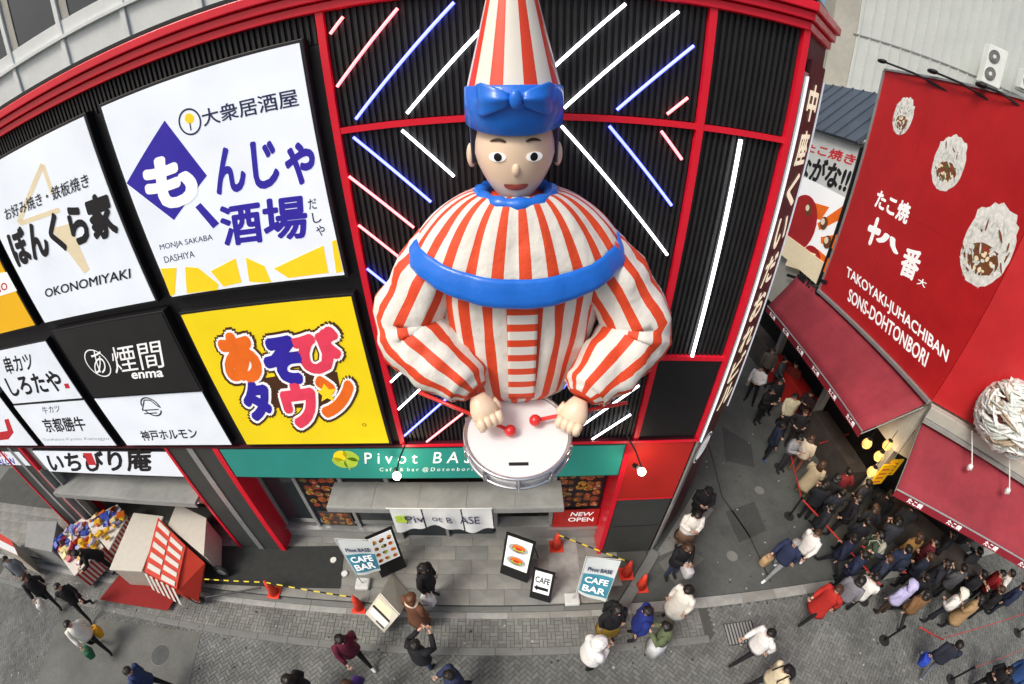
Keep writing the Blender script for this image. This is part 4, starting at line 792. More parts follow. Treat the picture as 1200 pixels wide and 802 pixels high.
MB().bar(dc-dn*.24, (SX, -.3, 5.4), .06, 8).build('support_arm', 'black_metal', dr)
for a, b, lb in ((F(491, 460, -1.45), F(598, 508, -1.72), 'red mallet in the statue hand on the left of the drum'), (F(735, 472, -1.40), F(627, 496, -1.58), 'red mallet in the statue hand on the right of the drum')):
    t = thing('drum_mallet', lb, 'mallet', b, 'drum mallets of the statue'); b = b+Vector((0, 0, .05)); MB().bar(a, b, .028, 8).build('stick', 'mallet_red', t, True); MB().sphere(b, .085, 16).build('ball', 'mallet_red', t, True)
# ================================================================== STREET FURNITURE
mat('cone_red', (.72, .06, .03), .45, .1, 4); mat('rubber', (.02, .02, .02), .8, .2); mat('base_white', (.66, .69, .68), .5, .08); mat('flag_cloth', (.66, .72, .72), .7, .05, 4); mat('flag_blue', (.05, .26, .36), .7, .25, 6); mat('yellow_tape', (.75, .62, .02), .5, .1); mat('belt_red', (.62, .045, .04), .6, .1); mat('cloth_white', (.72, .75, .75), .8, .05); mat('card', (.45, .30, .15), .8, .12); mat('cream_board', (.62, .60, .52), .7, .06); mat('menu_glow', (.85, .86, .78), .4, .03, emit=.45); mat('beige_lid', (.42, .39, .33), .7, .1, 3)
def gz(p): return ZR if (p.y < -2.68 or (p.x > 5 and p.y < -1.78)) else (ZS if (p.y < -1.46 or p.x > 2.75+(p.y+1.45)*.77) else ZF)
def slabbox(name, a, b, c, d, th, m, parent):   # quad a b c d given thickness along -normal
    n = (b-a).cross(d-a).normalized(); mb = MB(); mb.prism([a, b, c, d], -n*th); return mb.build(name, m, parent)
def stand_board(label, bl, br, tl, tr, zt, group=None, fm='black_metal', face='ink_white_glow', inset=.06, low=.0, legs=True):
    BL, BR, TL, TR = W(*bl, .02), W(*br, .02), W(*tl, zt), W(*tr, zt)
    wv = ((BR-BL)+(TR-TL))/2; mid = (BL+BR)/2; top = (TL+TR)/2; BL, BR, TL, TR = mid-wv/2, mid+wv/2, top-wv/2, top+wv/2
    t = thing('standing_sign', label, 'sign', mid, group); slabbox('frame', BL, BR, TR, TL, .05, fm, t)
    n = (BR-BL).cross(TL-BL).normalized()
    u, v = BR-BL, TL-BL
    q = lambda a, b, o=.004: BL+u*a+v*b+n*o
    i = inset/wv.length
    MB().prism([q(i, low+.05), q(1-i, low+.05), q(1-i, .96), q(i, .96)], n*.006).build('face', face, t)
    if legs:
        back = -n; back.z = 0; back = back.normalized()*.45
        for s in (.06, .94): p0 = q(s, .92, -.05); MB().bar(p0, Vector((p0.x, p0.y, 0))*1+Vector((back.x, back.y, .0)), .016, 6).build('rear_leg', fm, t)
    return t, q
rb2 = random.Random(11)
t, q = stand_board('black standing board with four rows of dish photographs', (448,677), (476,665), (427,632), (460,617), 1.5, 'standing signs before the cafe', low=.27)
for r in range(4):
    mb = MB()
    for i in range(3):
        cx, cz = .22+.28*i, .40+.145*r
        for k in range(4): rr = (.10, .07, .05, .04)[k]; ox, oz = (0, 0) if k == 0 else (rb2.uniform(-.05, .05), rb2.uniform(-.02, .02)); mb.add([q(cx+ox+rr*1.1*math.cos(a), cz+oz+rr*.5*math.sin(a), .012+.001*k) for a in [.628*j for j in range(10)]], [tuple(range(10))], (0, rb2.choice((1, 2, 3)), rb2.choice((1, 2, 3, 4)), rb2.choice((3, 4)))[k])
    mb.build('dish_row', ['ink_tan', 'dish_red', 'dish_brown', 'ink_orange', 'ink_lime'], t)
t, q = stand_board('lit black framed menu board with two burger pictures', (587,672), (616,683), (592,624), (629,637), 1.5, 'standing signs before the cafe', face='menu_glow', low=.2)
for cz in (.44, .74):
    mb = MB()
    for k, (rx, rz, dz, m) in enumerate(((.34, .11, 0, 0), (.22, .08, .0, 1), (.22, .05, .035, 2), (.20, .03, -.02, 3), (.12, .03, .0, 4))): mb.add([q(.5+rx*math.cos(a), cz+dz+rz*math.sin(a), .012+.0015*k) for a in [.349*j for j in range(18)]], [tuple(range(18))], m)
    mb.build('burger_picture', ['ink_grey', 'dish_brown', 'ink_orange', 'ink_lime', 'ink_red'], t)
t, q = stand_board('small black and white board reading CAFE with an arrow', (620.5,700), (644,707), (625,666), (651,673), 1.1, 'standing signs before the cafe', low=.2)
text('CAFE', q(.16, .60), q(.84, .60), q(.16, .80), 'ink', t, .02, (q(0, 0, .012)-q(0, 0, 0))); MB().prism([q(.14, .42, .011), q(.30, .52, .011), q(.30, .47, .011), q(.82, .47, .011), q(.82, .37, .011), q(.30, .37, .011), q(.30, .32, .011)], q(0, 0, .002)-q(0, 0, 0)).build('arrow', 'ink', t)
# open A-frame menu stand
r1, r2, a1, a2, b1, b2 = W(445, 696, .85), W(468, 721, .85), W(459, 672, .02), W(481, 699, .02), W(429, 719, .02), W(451, 741, .02)
t = thing('menu_stand', 'open cream A frame menu stand beside the orange cone at the step', 'sign', (a1+b2)/2)
slabbox('panel', a1, a2, r2, r1, .025, 'cream_board', t); o = slabbox('panel', b2, b1, r1, r2, .025, 'cream_board', t)
n = (b1-b2).cross(r1-b2).normalized(); n = -n if n.z < 0 else n; q = lambda u, v, k=.03: b2+(b1-b2)*u+((r1-b1+r2-b2)/2)*v+n*k
for v0, v1, u0, u1, m in ((.10, .16, .1, .5, 'ink'), (.48, .56, .06, .94, 'ink'), (.60, .92, .08, .92, 'ink_tan'), (.2, .44, .1, .9, 'ink_white_glow')): MB().prism([q(u0, v0), q(u1, v0), q(u1, v1), q(u0, v1)], n*.002).build('print', m, o)
# flag banners on weighted feet
for lb, base, tl, tr, bl, br, zt, zb in (('pale blue cafe flag on a white foot at the edge of the dark mat', (426,686), (394,633), (436,634), (419,674), (446,670), 1.95, .75), ('pale blue cafe flag on a white foot near the corner pillar', (670,704), (688,654), (728,657), (677,694), (709,707), 1.9, .75)):
    b0 = W(*base, .0); t = thing('cafe_flag', lb, 'flag', b0, 'cafe flags on weighted feet')
    MB().box(b0.x-.19, b0.x+.19, b0.y-.17, b0.y+.17, .0, .14).build('weighted_foot', 'base_white', t, bevel=.04)
    TL, TR, BL, BR = W(*tl, zt), W(*tr, zt), W(*bl, zb), W(*br, zb); x0 = TL.lerp(BL, .0)
    MB().tube([b0+Vector((0, 0, .1)), BL+Vector((-.03, 0, 0)), TL+Vector((-.02, 0, .06))], .014, 8).build('pole', 'base_white', t); MB().bar(TL+Vector((-.02, 0, .05)), TR+Vector((0, 0, .03)), .010, 6).build('top_rod', 'base_white', t)
    def fl(u, v, o=0.):
        p = BL.lerp(BR, u).lerp(TL.lerp(TR, u), v); nn = (BR-BL).cross(TL-BL).normalized(); return p+nn*(.035*math.sin(5*u+3*v)*(1-v*.6)+o)
    for nm, m, v0, v1, off in (('cloth', 'flag_cloth', 0, 1, 0), ('blue_print', 'flag_blue', .08, .60, .006)):
        mb = MB(); N = 10; u0, u1 = (0, 1) if nm == 'cloth' else (.02, .98); vs = [fl(u0+(u1-u0)*i/N, v0+(v1-v0)*j/N, off) for i in range(N+1) for j in range(N+1)]
        mb.add(vs, [(i*(N+1)+j, (i+1)*(N+1)+j, (i+1)*(N+1)+j+1, i*(N+1)+j+1) for i in range(N) for j in range(N)]); o = mb.build(nm, m, t, True)
    nn = (BR-BL).cross(TL-BL).normalized()
    for s_, va, vb, m in (('Pivot BASE', .70, .80, 'ink_navy'), ('CAFE', .40, .56, 'ink_white_glow'), ('BAR', .16, .34, 'ink_white_glow')): text(s_, fl(.12, va, .03), fl(.88, va, .03), fl(.12, vb, .03), m, t, .03, nn*.01)
# cafe door curtain in three flaps
cu = thing('cafe_banner', 'white cloth banner in flaps reading Pivot BASE across the cafe door', 'banner', (-1.7, -.3, 2.2))
A, Bq = F(452, 596, -.24), F(577, 596, -.24); MB().bar(A, Bq, .014, 6).build('rod', 'white_paint', cu)
def cl3(u, v, o=0): return A.lerp(Bq, u)+Vector((.03*v, -.05*v-.04*math.sin(u*26)*v-o, -.86*v*(.88+.14*math.sin(u*9+1))))
for a0, a1_ in ((.03, .33), (.345, .70), (.715, .99)):
    mb = MB(); N = 9; vs = [cl3(a0+(a1_-a0)*i/N, j/6) for i in range(N+1) for j in range(7)]; mb.add(vs, [(i*7+j, i*7+j+1, (i+1)*7+j+1, (i+1)*7+j) for i in range(N) for j in range(6)]); mb.build('flap', 'cloth_white', cu, True)
for ch, u in (('Piv', .26), ('ot B', .52), ('ASE', .78)): text(ch, cl3(u-.10, .62, .03), cl3(u+.09, .62, .03), cl3(u-.10, .28, .03), 'ink_navy', cu, .0, Vector((0, -.03, .005)))
mb = MB(); c_ = cl3(.12, .4, .04)
for k in range(4): a = .785+k*1.571; mb.add([c_+Vector((.085*math.cos(a)+.08*math.cos(t), -.004*k, .085*math.sin(a)+.08*math.sin(t))) for t in [.628*j for j in range(10)]], [tuple(range(10))])
mb.build('clover_print', 'ink_lime', cu)
# traffic cones
def cone(q, lb):
    p = W(*q, 0); z = gz(p); p = W(*q, z+.05); t = thing('traffic_cone', lb, 'traffic cone', (p.x, p.y, z), 'orange traffic cones')
    MB().box(p.x-.19, p.x+.19, p.y-.19, p.y+.19, z, z+.035).build('base', 'cone_red', t, bevel=.015); MB().bar((p.x, p.y, z+.03), (p.x, p.y, z+.68), .145, 20, r2=.035).build('cone_body', 'cone_red', t, True)
    MB().bar((p.x, p.y, z+.33), (p.x, p.y, z+.47), .105, 20, r2=.083, cap=False).build('sleeve', 'cone_red', t, True); return Vector((p.x, p.y, z+.62))
ca = cone((652, 640), 'orange traffic cone below the NEW OPEN board'); cb = cone((421, 711), 'orange traffic cone next to the cream menu stand'); cc_ = cone((321, 694), 'orange traffic cone between the cart and the cafe step'); cd1 = cone((734, 672), 'orange traffic cone nearest the corner pillar'); ce = cone((751, 687), 'orange traffic cone farthest out at the lane corner')
def hazard_bar(a, b, lb, n=14):
    t = thing('hazard_bar', lb, 'barrier bar', a, 'yellow and black barrier bars')
    for k in range(n): MB().bar(a.lerp(b, k/n), a.lerp(b, (k+1)/n), .02, 8).build('band', 'yellow_tape' if k % 2 == 0 else 'rubber', t)
hazard_bar(ca, cd1, 'yellow and black bar from the NEW OPEN cone to the pillar cone', 12); hazard_bar(cc_, cb, 'yellow and black bar between the two cones along the step', 14)
hazard_bar(W(240, 679, .55), cc_, 'yellow and black bar from the red cart to its nearest cone', 12)
# queue barrier posts and belts
def post(q, lb, h=.95):
    p = W(*q, ZR); z = gz(p); t = thing('barrier_post', lb, 'barrier post', (p.x, p.y, z), 'queue barrier posts')
    MB().bar((p.x, p.y, z), (p.x, p.y, z+.025), .18, 20, r2=.17).build('base', 'rubber', t); MB().bar((p.x, p.y, z+.02), (p.x, p.y, z+h), .032, 10).build('post', 'black_metal', t); MB().bar((p.x, p.y, z+h-.08), (p.x, p.y, z+h), .045, 10).build('belt_head', 'black_metal', t)
    return Vector((p.x, p.y, z+h-.04))
pa = post((924, 606), 'black barrier post at the lane end of the queue'); pb = post((1036, 751), 'black barrier post alone on the herringbone paving'); pc = post((1114, 797), 'black barrier post at the bottom right corner'); pd = post((912, 548), 'black barrier post far back in the lane by the queue'); pe = post((1192, 742), 'black barrier post cut by the right edge'); pf = post((1012, 705), 'black barrier post among the queue by the red coat')
def belt(a, b, lb):
    d = (b-a).normalized(); n = Vector((0, 0, .028)); mb = MB(); m_ = (a+b)/2-Vector((0, 0, .03)); w2 = d.cross(Vector((0, 0, 1))).normalized()*.004
    for p, r in ((a, m_), (m_, b)): mb.prism([p-n-w2, r-n-w2, r+n-w2, p+n-w2], w2*2)
    tag(mb.build('barrier_belt', 'belt_red'), lb, 'belt', 'red queue belts')
belt(pd, pa, 'red belt running down the lane beside the queue'); belt(pa, pf, 'red belt from the lane post towards the queue corner'); belt(pc, W(1215, 755, .7), 'red belt from the bottom right post out of frame'); belt(W(1105, 748, .8), W(1210, 716, .8), 'red belt in front of the corner queue'); belt(W(960, 520, .8), W(948, 515, .8)+Vector((2, .2, 0)), 'red belt across the queue far back'); belt(W(1010, 640, .9), W(1062, 672, .9), 'red belt in the thick of the queue'); belt(W(1078, 735, .55), W(1106, 750, .5), 'loose red belt end hanging beside a navy jacket')
# ================================================================== SOUVENIR STALLS AT THE LEFT
mat('cart_red', (.58, .045, .02), .5, .1, 3); mat('stall_white', (.66, .64, .58), .7, .06)
V3 = Vector
def W4(qs, z): return [W(*q, z) for q in qs]
ct_ = thing('souvenir_cart', 'red cart with staggered white blocks on its sloping top', 'cart', W(205, 665, 0))
q4 = W4(((190, 612), (222, 644), (207, 690), (169, 670)), 1.0); q4[0].z += .25; q4[1].z += .2
mb = MB(); mb.add([*q4, *[Vector((p.x, p.y, .28)) for p in q4]], [(0, 1, 2, 3), (7, 6, 5, 4), (0, 4, 5, 1), (1, 5, 6, 2), (2, 6, 7, 3), (3, 7, 4, 0)]); mb.build('body', 'cart_red', ct_, bevel=.02)
lift = Vector((0, 0, .012))
for r in range(5):
    for c_ in range(2):
        u0 = .08+c_*.46; v0 = .04+r*.195+(c_ % 2)*.06; bi = lambda u, v: q4[0].lerp(q4[1], u).lerp(q4[3].lerp(q4[2], u), v)
        if v0+.1 > 1: continue
        MB().prism([bi(u0, v0)+lift, bi(u0+.40, v0)+lift, bi(u0+.40, v0+.1)+lift, bi(u0, v0+.1)+lift][::-1], Vector((0, 0, .01))).build('white_block', 'stall_white', ct_)
wc = W(230, 702, .24); 
for off in (Vector((0, 0, 0)), Vector((.5, .95, 0))):
    wl = MB().tube([wc+off+Vector((.2*math.cos(a), .0, .2*math.sin(a))) for a in [.3927*j for j in range(16)]], .06, 10, closed=True).build('wheel', 'rubber', ct_, True); MB().bar(wc+off-Vector((0, .05, 0)), wc+off+Vector((0, .05, 0)), .14, 16).build('hub', 'grey_metal', wl)
MB().bar(wc, W(306, 689, .3), .028, 8).build('drawbar', 'black_metal', ct_); MB().prism([q4[1]+Vector((0, 0, -.05)), W(240, 660, .8), W(232, 706, .35), q4[2]+Vector((0, 0, -.1))], Vector((0, 0, -.05))).build('side_flap', 'cart_red', ct_)
def crate(name, lb, qs, z, z0, m, cat, lid=None, group=None):
    q_ = W4(qs, z); t = thing(name, lb, cat, (sum(p.x for p in q_)/4, sum(p.y for p in q_)/4, z0), group)
    MB().prism([Vector((p.x, p.y, z0)) for p in q_], Vector((0, 0, z-z0-.05))).build('body', m, t, bevel=.02); c_ = sum(q_, Vector())/4
    MB().prism([c_+(p-c_)*1.06-Vector((0, 0, .048)) for p in q_], Vector((0, 0, .06))).build('lid', lid or m, t, bevel=.01); 
    for e in (0, 2): MB().bar(q_[e].lerp(q_[(e+1) % 4], .3)+Vector((0, 0, -.02)), q_[e].lerp(q_[(e+1) % 4], .7)+Vector((0, 0, -.02)), .02, 6).build('handle', 'grey_metal', t)
    return t
crate('storage_box', 'long beige storage box with folded lid beside the checkered cart', ((157, 603), (190, 607), (166, 668), (130, 666)), 1.0, .0, 'beige_lid', 'box', 'cream_board')
crate('display_table', 'pale cream display table between cart and grey pillar', ((208, 592), (241, 608), (238, 650), (198, 616)), 1.1, .02, 'stall_white', 'table', 'cream_board')
crate('grey_bin', 'light grey lidded bin at the left of the souvenir stall', ((33, 612), (66, 612), (60, 646), (30, 640)), 1.0, .0, 'grey_metal', 'bin')
mat('stall_stripe', (.70, .67, .60), .7, .05, stripes=('X', 9, (.50, .03, .025), .5))
def stall(lb, qs, z):
    q_ = W4(qs, z); t = thing('souvenir_stall', lb, 'stall', (sum(p.x for p in q_)/4, sum(p.y for p in q_)/4, 0), 'souvenir stalls'); mb = MB()
    for i in range(4): a, b = q_[i], q_[(i+1) % 4]; mb.add([Vector((a.x, a.y, .05)), Vector((b.x, b.y, .05)), b, a], [(0, 1, 2, 3)], 0, [[(0, 0), (1, 0), (1, 1), (0, 1)]])
    mb.build('striped_skirt', 'stall_stripe', t); MB().prism(q_, Vector((0, 0, .04))).build('table_top', 'stall_white', t); 
    return q_
S1 = stall('striped souvenir stall heaped with colourful packets by the pavement edge', ((60, 636), (100, 606), (122, 642), (88, 676)), .75)
S2 = stall('striped souvenir rack set back under the left canopy', ((100, 612), (138, 592), (150, 606), (128, 646)), .85)
pk_cols = ['#c8401c', '#e0b020', '#3850b0', '#d8d8e8', '#c02848', '#e87828', '#8090c8', '#f0e0a0', '#502828', '#b0a8c0']
for i, c_ in enumerate(pk_cols): mat('packet_%d' % i, c_, .4, .35, 14, coat=.3)
pme = {}
for S, n, lbl in ((S1, 75, 'small bright packet heaped on the striped stall'), (S2, 34, 'small bright packet on the striped rack under the canopy')):
    for k in range(n):
        u, v = rb2.uniform(.06, .94), rb2.uniform(.06, .94); p = S[0].lerp(S[1], u).lerp(S[3].lerp(S[2], u), v); i = rb2.randrange(10) if rb2.random() > .3 else (1 if v > .6 else 2)
        if i not in pme: pme[i] = MB().box(-.11, .11, -.08, .08, 0, .09).mesh('packet', 'packet_%d' % i)
        o = bpy.data.objects.new('snack_packet', pme[i]); COL.objects.link(o); o.location = p+Vector((0, 0, .04+rb2.uniform(0, .12))); o.rotation_euler = (rb2.uniform(-.5, .5), rb2.uniform(-.5, .5), rb2.uniform(0, 3)); o.scale = [rb2.uniform(.7, 1.4)]*3
        b = o.modifiers.new('bevel', 'BEVEL'); b.width = .008; tag(o, ('brick red', 'golden yellow', 'royal blue', 'silvery white', 'crimson', 'orange', 'pale blue', 'cream', 'dark brown', 'mauve')[i]+lbl[5:], 'packet', 'packets '+lbl.split('packet ')[1])
for k in range(6):
    a9 = q4[3].lerp(q4[2], k/6+.02); MB().prism([a9+V3((0, -.03, -.02)), a9.lerp(q4[2], .5/(6-k))+V3((0, -.03, -.02)), a9.lerp(q4[2], .5/(6-k))+V3((-.05, -.22, -.62)), a9+V3((-.05, -.22, -.62))], Vector((0, -.02, 0))).build('ribbon', 'stall_white', ct_)
bn = W4(((-6, 622), (14, 634), (22, 652), (-4, 640)), 1.2); mb = MB(); mb.prism(bn, Vector((0, 0, .03))); t = tag(mb.build('red_cloth', 'cart_red'), 'red and white cloth over a counter at the left edge', 'cloth'); mb = MB(); mb.prism([bn[3].lerp(bn[0], .5)+Vector((0, 0, .032)), bn[2].lerp(bn[1], .5)+Vector((0, 0, .032)), bn[2]+Vector((0, 0, .032)), bn[3]+Vector((0, 0, .032))], Vector((0, 0, .004))); mb.build('white_band', 'cloth_white', t)
MB().prism([Vector((p.x, p.y, 0)) for p in bn], Vector((0, 0, 1.19))).build('counter_front', 'beige_lid', t)
# ================================================================== PEOPLE
FAB = {}
def fab(h):
    if h not in FAB: FAB[h] = mat('fabric_'+h.strip('#'), h, .85, .16, 9, .35, bscale=40)
    return FAB[h]
V = Vector
def joints(pose):
    J = dict(pel=V((0,0,.92)), sp=V((0,.0,1.10)), ch=V((0,.0,1.29)), nb=V((0,-.005,1.41)), nk=V((0,.01,1.47)), hb=V((0,.03,1.52)), hm=V((0,.03,1.585)), ht=V((0,.015,1.66)))
    for s, k in ((-1, 'L'), (1, 'R')):
        J['sh'+k] = V((.175*s, 0, 1.375)); J['el'+k] = V((.235*s, -.02, 1.12)); J['wr'+k] = V((.235*s, .06, .88)); J['ha'+k] = V((.23*s, .085, .80))
        J['hp'+k] = V((.09*s, 0, .87)); J['kn'+k] = V((.10*s, .02, .48)); J['an'+k] = V((.10*s, -.02, .08)); J['to'+k] = V((.115*s, .13, .035))
    def arm(k, el, wr, ha): J['el'+k], J['wr'+k], J['ha'+k] = V(el), V(wr), V(ha)
    def leg(k, kn, an, to): J['kn'+k], J['an'+k], J['to'+k] = V(kn), V(an), V(to)
    if pose in ('walk', 'stride'):
        f = 1 if pose == 'walk' else -1; a, b = ('L', 'R') if f > 0 else ('R', 'L'); sa, sb = (-1, 1) if f > 0 else (1, -1)
        leg(a, (.095*sa, .17, .50), (.10*sa, .30, .11), (.11*sa, .44, .07)); leg(b, (.095*sb, -.02, .47), (.10*sb, -.30, .15), (.11*sb, -.21, .04))
        arm(a, (.235*sa, -.14, 1.14), (.225*sa, -.12, .90), (.22*sa, -.11, .82)); arm(b, (.235*sb, .06, 1.13), (.21*sb, .24, .96), (.20*sb, .30, .91))
    elif pose == 'phone':
        for s, k in ((-1, 'L'), (1, 'R')): arm(k, (.23*s, .06, 1.12), (.07*s, .27, 1.20), (.035*s, .33, 1.25))
        for k in ('nk', 'hb', 'hm', 'ht'): J[k] = J[k]+V((0, .03*(J[k].z-1.40)/.1, -.01))
    elif pose == 'photo':
        arm('R', (.26, .16, 1.25), (.13, .36, 1.45), (.08, .40, 1.52)); arm('L', (-.26, .14, 1.22), (-.12, .34, 1.40), (-.06, .39, 1.48))
    elif pose == 'hips':
        for s, k in ((-1, 'L'), (1, 'R')): arm(k, (.30*s, -.10, 1.15), (.20*s, .06, 1.0), (.13*s, .10, .99))
    elif pose == 'shift':
        leg('L', (-.14, .05, .48), (-.17, .03, .08), (-.21, .17, .035)); leg('R', (.11, .0, .48), (.12, -.05, .08), (.16, .09, .035)); arm('L', (-.25, .03, 1.12), (-.10, .18, 1.02), (-.03, .20, 1.03))
        for k in ('nk', 'hb', 'hm', 'ht'): J[k] = J[k]+V((.03*(J[k].z-1.40)/.15, 0, 0))
    elif pose == 'reach':
        arm('R', (.25, .14, 1.20), (.17, .36, 1.22), (.15, .43, 1.22)); arm('L', (-.24, -.04, 1.12), (-.20, .12, .95), (-.17, .17, .90)); leg('L', (-.11, .10, .49), (-.12, .12, .08), (-.14, .26, .035))
    elif pose == 'lean':
        for k in ('sp', 'ch', 'nb', 'nk', 'hb', 'hm', 'ht', 'shL', 'shR'): d = J[k].z-.92; J[k] = V((J[k].x, J[k].y+d*.55, .92+d*.84))
        for s, k in ((-1, 'L'), (1, 'R')): arm(k, (.22*s, .36, 1.05), (.12*s, .55, .95), (.08*s, .62, .93))
    return J
CH = [('pel','sp'),('sp','ch'),('ch','nb'),('nb','nk'),('nk','hb'),('hb','hm'),('hm','ht')]+[(a+k, b+k) for k in 'LR' for a, b in (('sh','el'),('el','wr'),('wr','ha'),('hp','kn'),('kn','an'),('an','to'))]+[('ch','shL'),('ch','shR'),('pel','hpL'),('pel','hpR')]
RAD = dict(pel=.125, sp=.125, ch=.135, nb=.075, nk=.05, hb=.062, hm=.088, ht=.06, sh=.066, el=.044, wr=.03, ha=.032, hp=.088, kn=.058, an=.042, to=.036)
REG = {'hb': 0, 'hm': 0, 'ht': 0, 'nk': 0, 'wr': 0, 'ha': 0}
def build_body(pose):
    J = joints(pose); names = list(J); me = bpy.data.meshes.new('b'); me.from_pydata([J[n] for n in names], [(names.index(a), names.index(b)) for a, b in CH], [])
    ob = bpy.data.objects.new('b', me); COL.objects.link(ob); sk = ob.modifiers.new('s', 'SKIN'); sk.use_smooth_shade = True
    if not me.skin_vertices: me.skin_vertices.new()
    for i, n in enumerate(names):
        r = RAD.get(n) or RAD[n[:-1]]; d = me.skin_vertices[0].data[i]; d.radius = (r, r); d.use_root = (n == 'pel')
    ss = ob.modifiers.new('u', 'SUBSURF'); ss.levels = 1; ss.render_levels = 1
    dg = bpy.context.evaluated_depsgraph_get(); ev = ob.evaluated_get(dg).to_mesh()
    mb = MB(); segs = [(J[a], J[b], a, b) for a, b in CH]
    vs = [v.co.copy() for v in ev.vertices]; fs = [tuple(p.vertices) for p in ev.polygons]
    ob.evaluated_get(dg).to_mesh_clear(); bpy.data.objects.remove(ob)
    def region(c):
        best = (9, 1)
        for a, b, na, nb_ in segs:
            d = b-a; t = max(0, min(1, (c-a).dot(d)/d.length_squared)); q = (c-(a+d*t)).length
            if q < best[0]:
                k = na if t < .5 else nb_; k2 = k if k in RAD else k[:-1]
                reg = 0 if k2 in ('nk', 'hb', 'hm', 'ht', 'ha') or (k2 == 'wr' and na[:2] == 'wr') else (2 if k2 in ('hp', 'kn', 'pel') or (k2 == 'an' and na[:2] == 'kn') else (3 if k2 in ('an', 'to') else 1)); best = (q, reg)
        return best[1]
    for f in fs:
        c = sum((vs[i] for i in f), V())/len(f); mb.f.append(f); mb.m.append(region(c)); mb.tone.append(None)
    mb.v = [tuple(v) for v in vs]
    for s, k in ((-1, 'L'), (1, 'R')):       # five fingers
        h = J['ha'+k]; d = (h-J['wr'+k]).normalized(); up = V((0, 0, 1)) if abs(d.z) < .8 else V((0, 1, 0)); r = d.cross(up).normalized(); u = r.cross(d)
        for i, L in enumerate((.055, .068, .072, .06)): b0 = h+r*(.011+.0165*(i-2))*1.1+d*.02; mb.tube([b0, b0+d*L*.6, b0+d*L+u*-.015], [.0095, .009, .006], 5)
        b0 = h+r*(.035*s); mb.tube([b0-d*.01, b0+d*.025+r*.02*s, b0+d*.05+r*.02*s], [.011, .010, .007], 5)
    hm = J['hm']; mb.sphere(hm+V((0, .092, -.01)), .017, 6, sc=(.8, 1, 1.3))
    for s in (-1, 1): mb.sphere(hm+V((.086*s, -.01, -.005)), .024, 6, sc=(.4, .8, 1.2)); mb.sphere(hm+V((.032*s, .083, .014)), .010, 6, 4, sc=(1.3, .5, .8))
    mb.sphere(hm+V((0, .082, -.048)), .02, 6, 5, sc=(1.2, .4, .4))
    return mb.mesh('person_body', ['skin', 'skin', 'skin', 'skin', 'eye', 'lip'], True), J
def build_coat(J, kind):
    mb = MB(); rings = []; ax0, ax1 = J['pel'], J['nb']; d = (ax1-ax0)
    hem = {'jacket': .80, 'long': .46, 'top': .90, 'puffer': .76}[kind]; pf_ = 1.18 if kind == 'puffer' else 1.0
    for z, rx, ry in ((1.465, .066, .066), (1.435, .10, .085), (1.40, .15, .11), (1.34, .195, .13), (1.22, .205, .145), (1.08, .195, .145), (.96, .20, .15), (.88, .21, .16), (.80, .218, .168), (.66, .235, .19), (.56, .25, .205), (.46, .265, .22)):
        if z < hem-.01: break
        t = (z-.92)/(1.41-.92); c = ax0+d*t if z > .92 else V((ax0.x, ax0.y, z)); p2 = pf_*(1+(.045*math.sin(z*60) if kind == 'puffer' else 0))
        rings.append([c+V((rx*p2*math.cos(a)*(1+.025*math.sin(5*a+z*9)), ry*p2*math.sin(a)*(1+.03*math.sin(7*a+z*7)), 0)) for a in [2*math.pi*j/22 for j in range(22)]])
    mb.loft(rings, cap=True)
    for k in 'LR':
        s, e, w_ = J['sh'+k], J['el'+k], J['wr'+k]; inn = s.lerp(J['ch'], .25)
        mb.tube([inn, s, s.lerp(e, .5), e, e.lerp(w_, .5), e.lerp(w_, .93)], [x*pf_ for x in (.07, .082, .072, .064, .056, .05)], 10)
    return mb.mesh('coat', ['skin'], True)
def build_skirt(J, hem):
    mb = MB(); mb.loft([[V((J['pel'].x+rx*math.cos(a)*(1+.05*math.sin(6*a)*(1-(z-hem)/(1-hem))), J['pel'].y+rx*.8*math.sin(a)*(1+.05*math.sin(6*a)), z)) for a in [2*math.pi*j/24 for j in range(24)]] for z, rx in ((1.0, .15), (.9, .185), (.75, .21), (hem, .27))]); return mb.mesh('skirt', ['skin'], True)
def build_hair(J, kind):
    mb = MB(); hm = J['hm']+V((0, -.012, .012)); n, k = 16, 12; vs = []
    big = {'short': 1.0, 'long': 1.04, 'bob': 1.08, 'hood': 1.34, 'cap': 1.05, 'bun': 1.0}[kind]
    for i in range(k+1):
        a = math.pi*i/k
        for j in range(n):
            b = 2*math.pi*j/n; fr = math.sin(b); drop = a
            lim = 1.25 if fr > .35 else (1.75 if fr > -.2 else 2.25)
            a2 = min(a, lim); rad = big*(.104+.006*math.sin(3*b+i)+.003*math.sin(9*b)); vs.append(hm+V((rad*math.sin(a2)*math.cos(b), rad*1.12*math.sin(a2)*math.sin(b), rad*1.08*math.cos(a2))))
    mb.add(vs, [(i*n+j, (i+1)*n+j, (i+1)*n+(j+1) % n, i*n+(j+1) % n) for i in range(k) for j in range(n)])
    if kind in ('long', 'bob', 'hood'):
        zl_ = {'long': -.30, 'bob': -.13, 'hood': -.16}[kind]; mb.loft([[hm+V((w_*math.cos(a), -.055+dp*math.sin(a)+oy, z)) for a in [2*math.pi*j/14 for j in range(14)]] for z, w_, dp, oy in ((.02, .10*big, .06*big, 0), (-.08, .108*big, .06*big, -.01), (zl_*.7, .105*big, .05*big, -.03), (zl_, .07*big, .03, -.035))])
    if kind == 'bun': mb.sphere(hm+V((0, -.10, .07)), .05, 10)
    if kind == 'cap': mb.loft([[hm+V((.075*math.cos(a), .11+.06*math.sin(a), z)) for a in [2*math.pi*j/12 for j in range(12)]] for z in (.045, .055)])
    return mb.mesh('hair', ['skin'], True)
POSE = {}; COATS = {}; HAIRS = {}
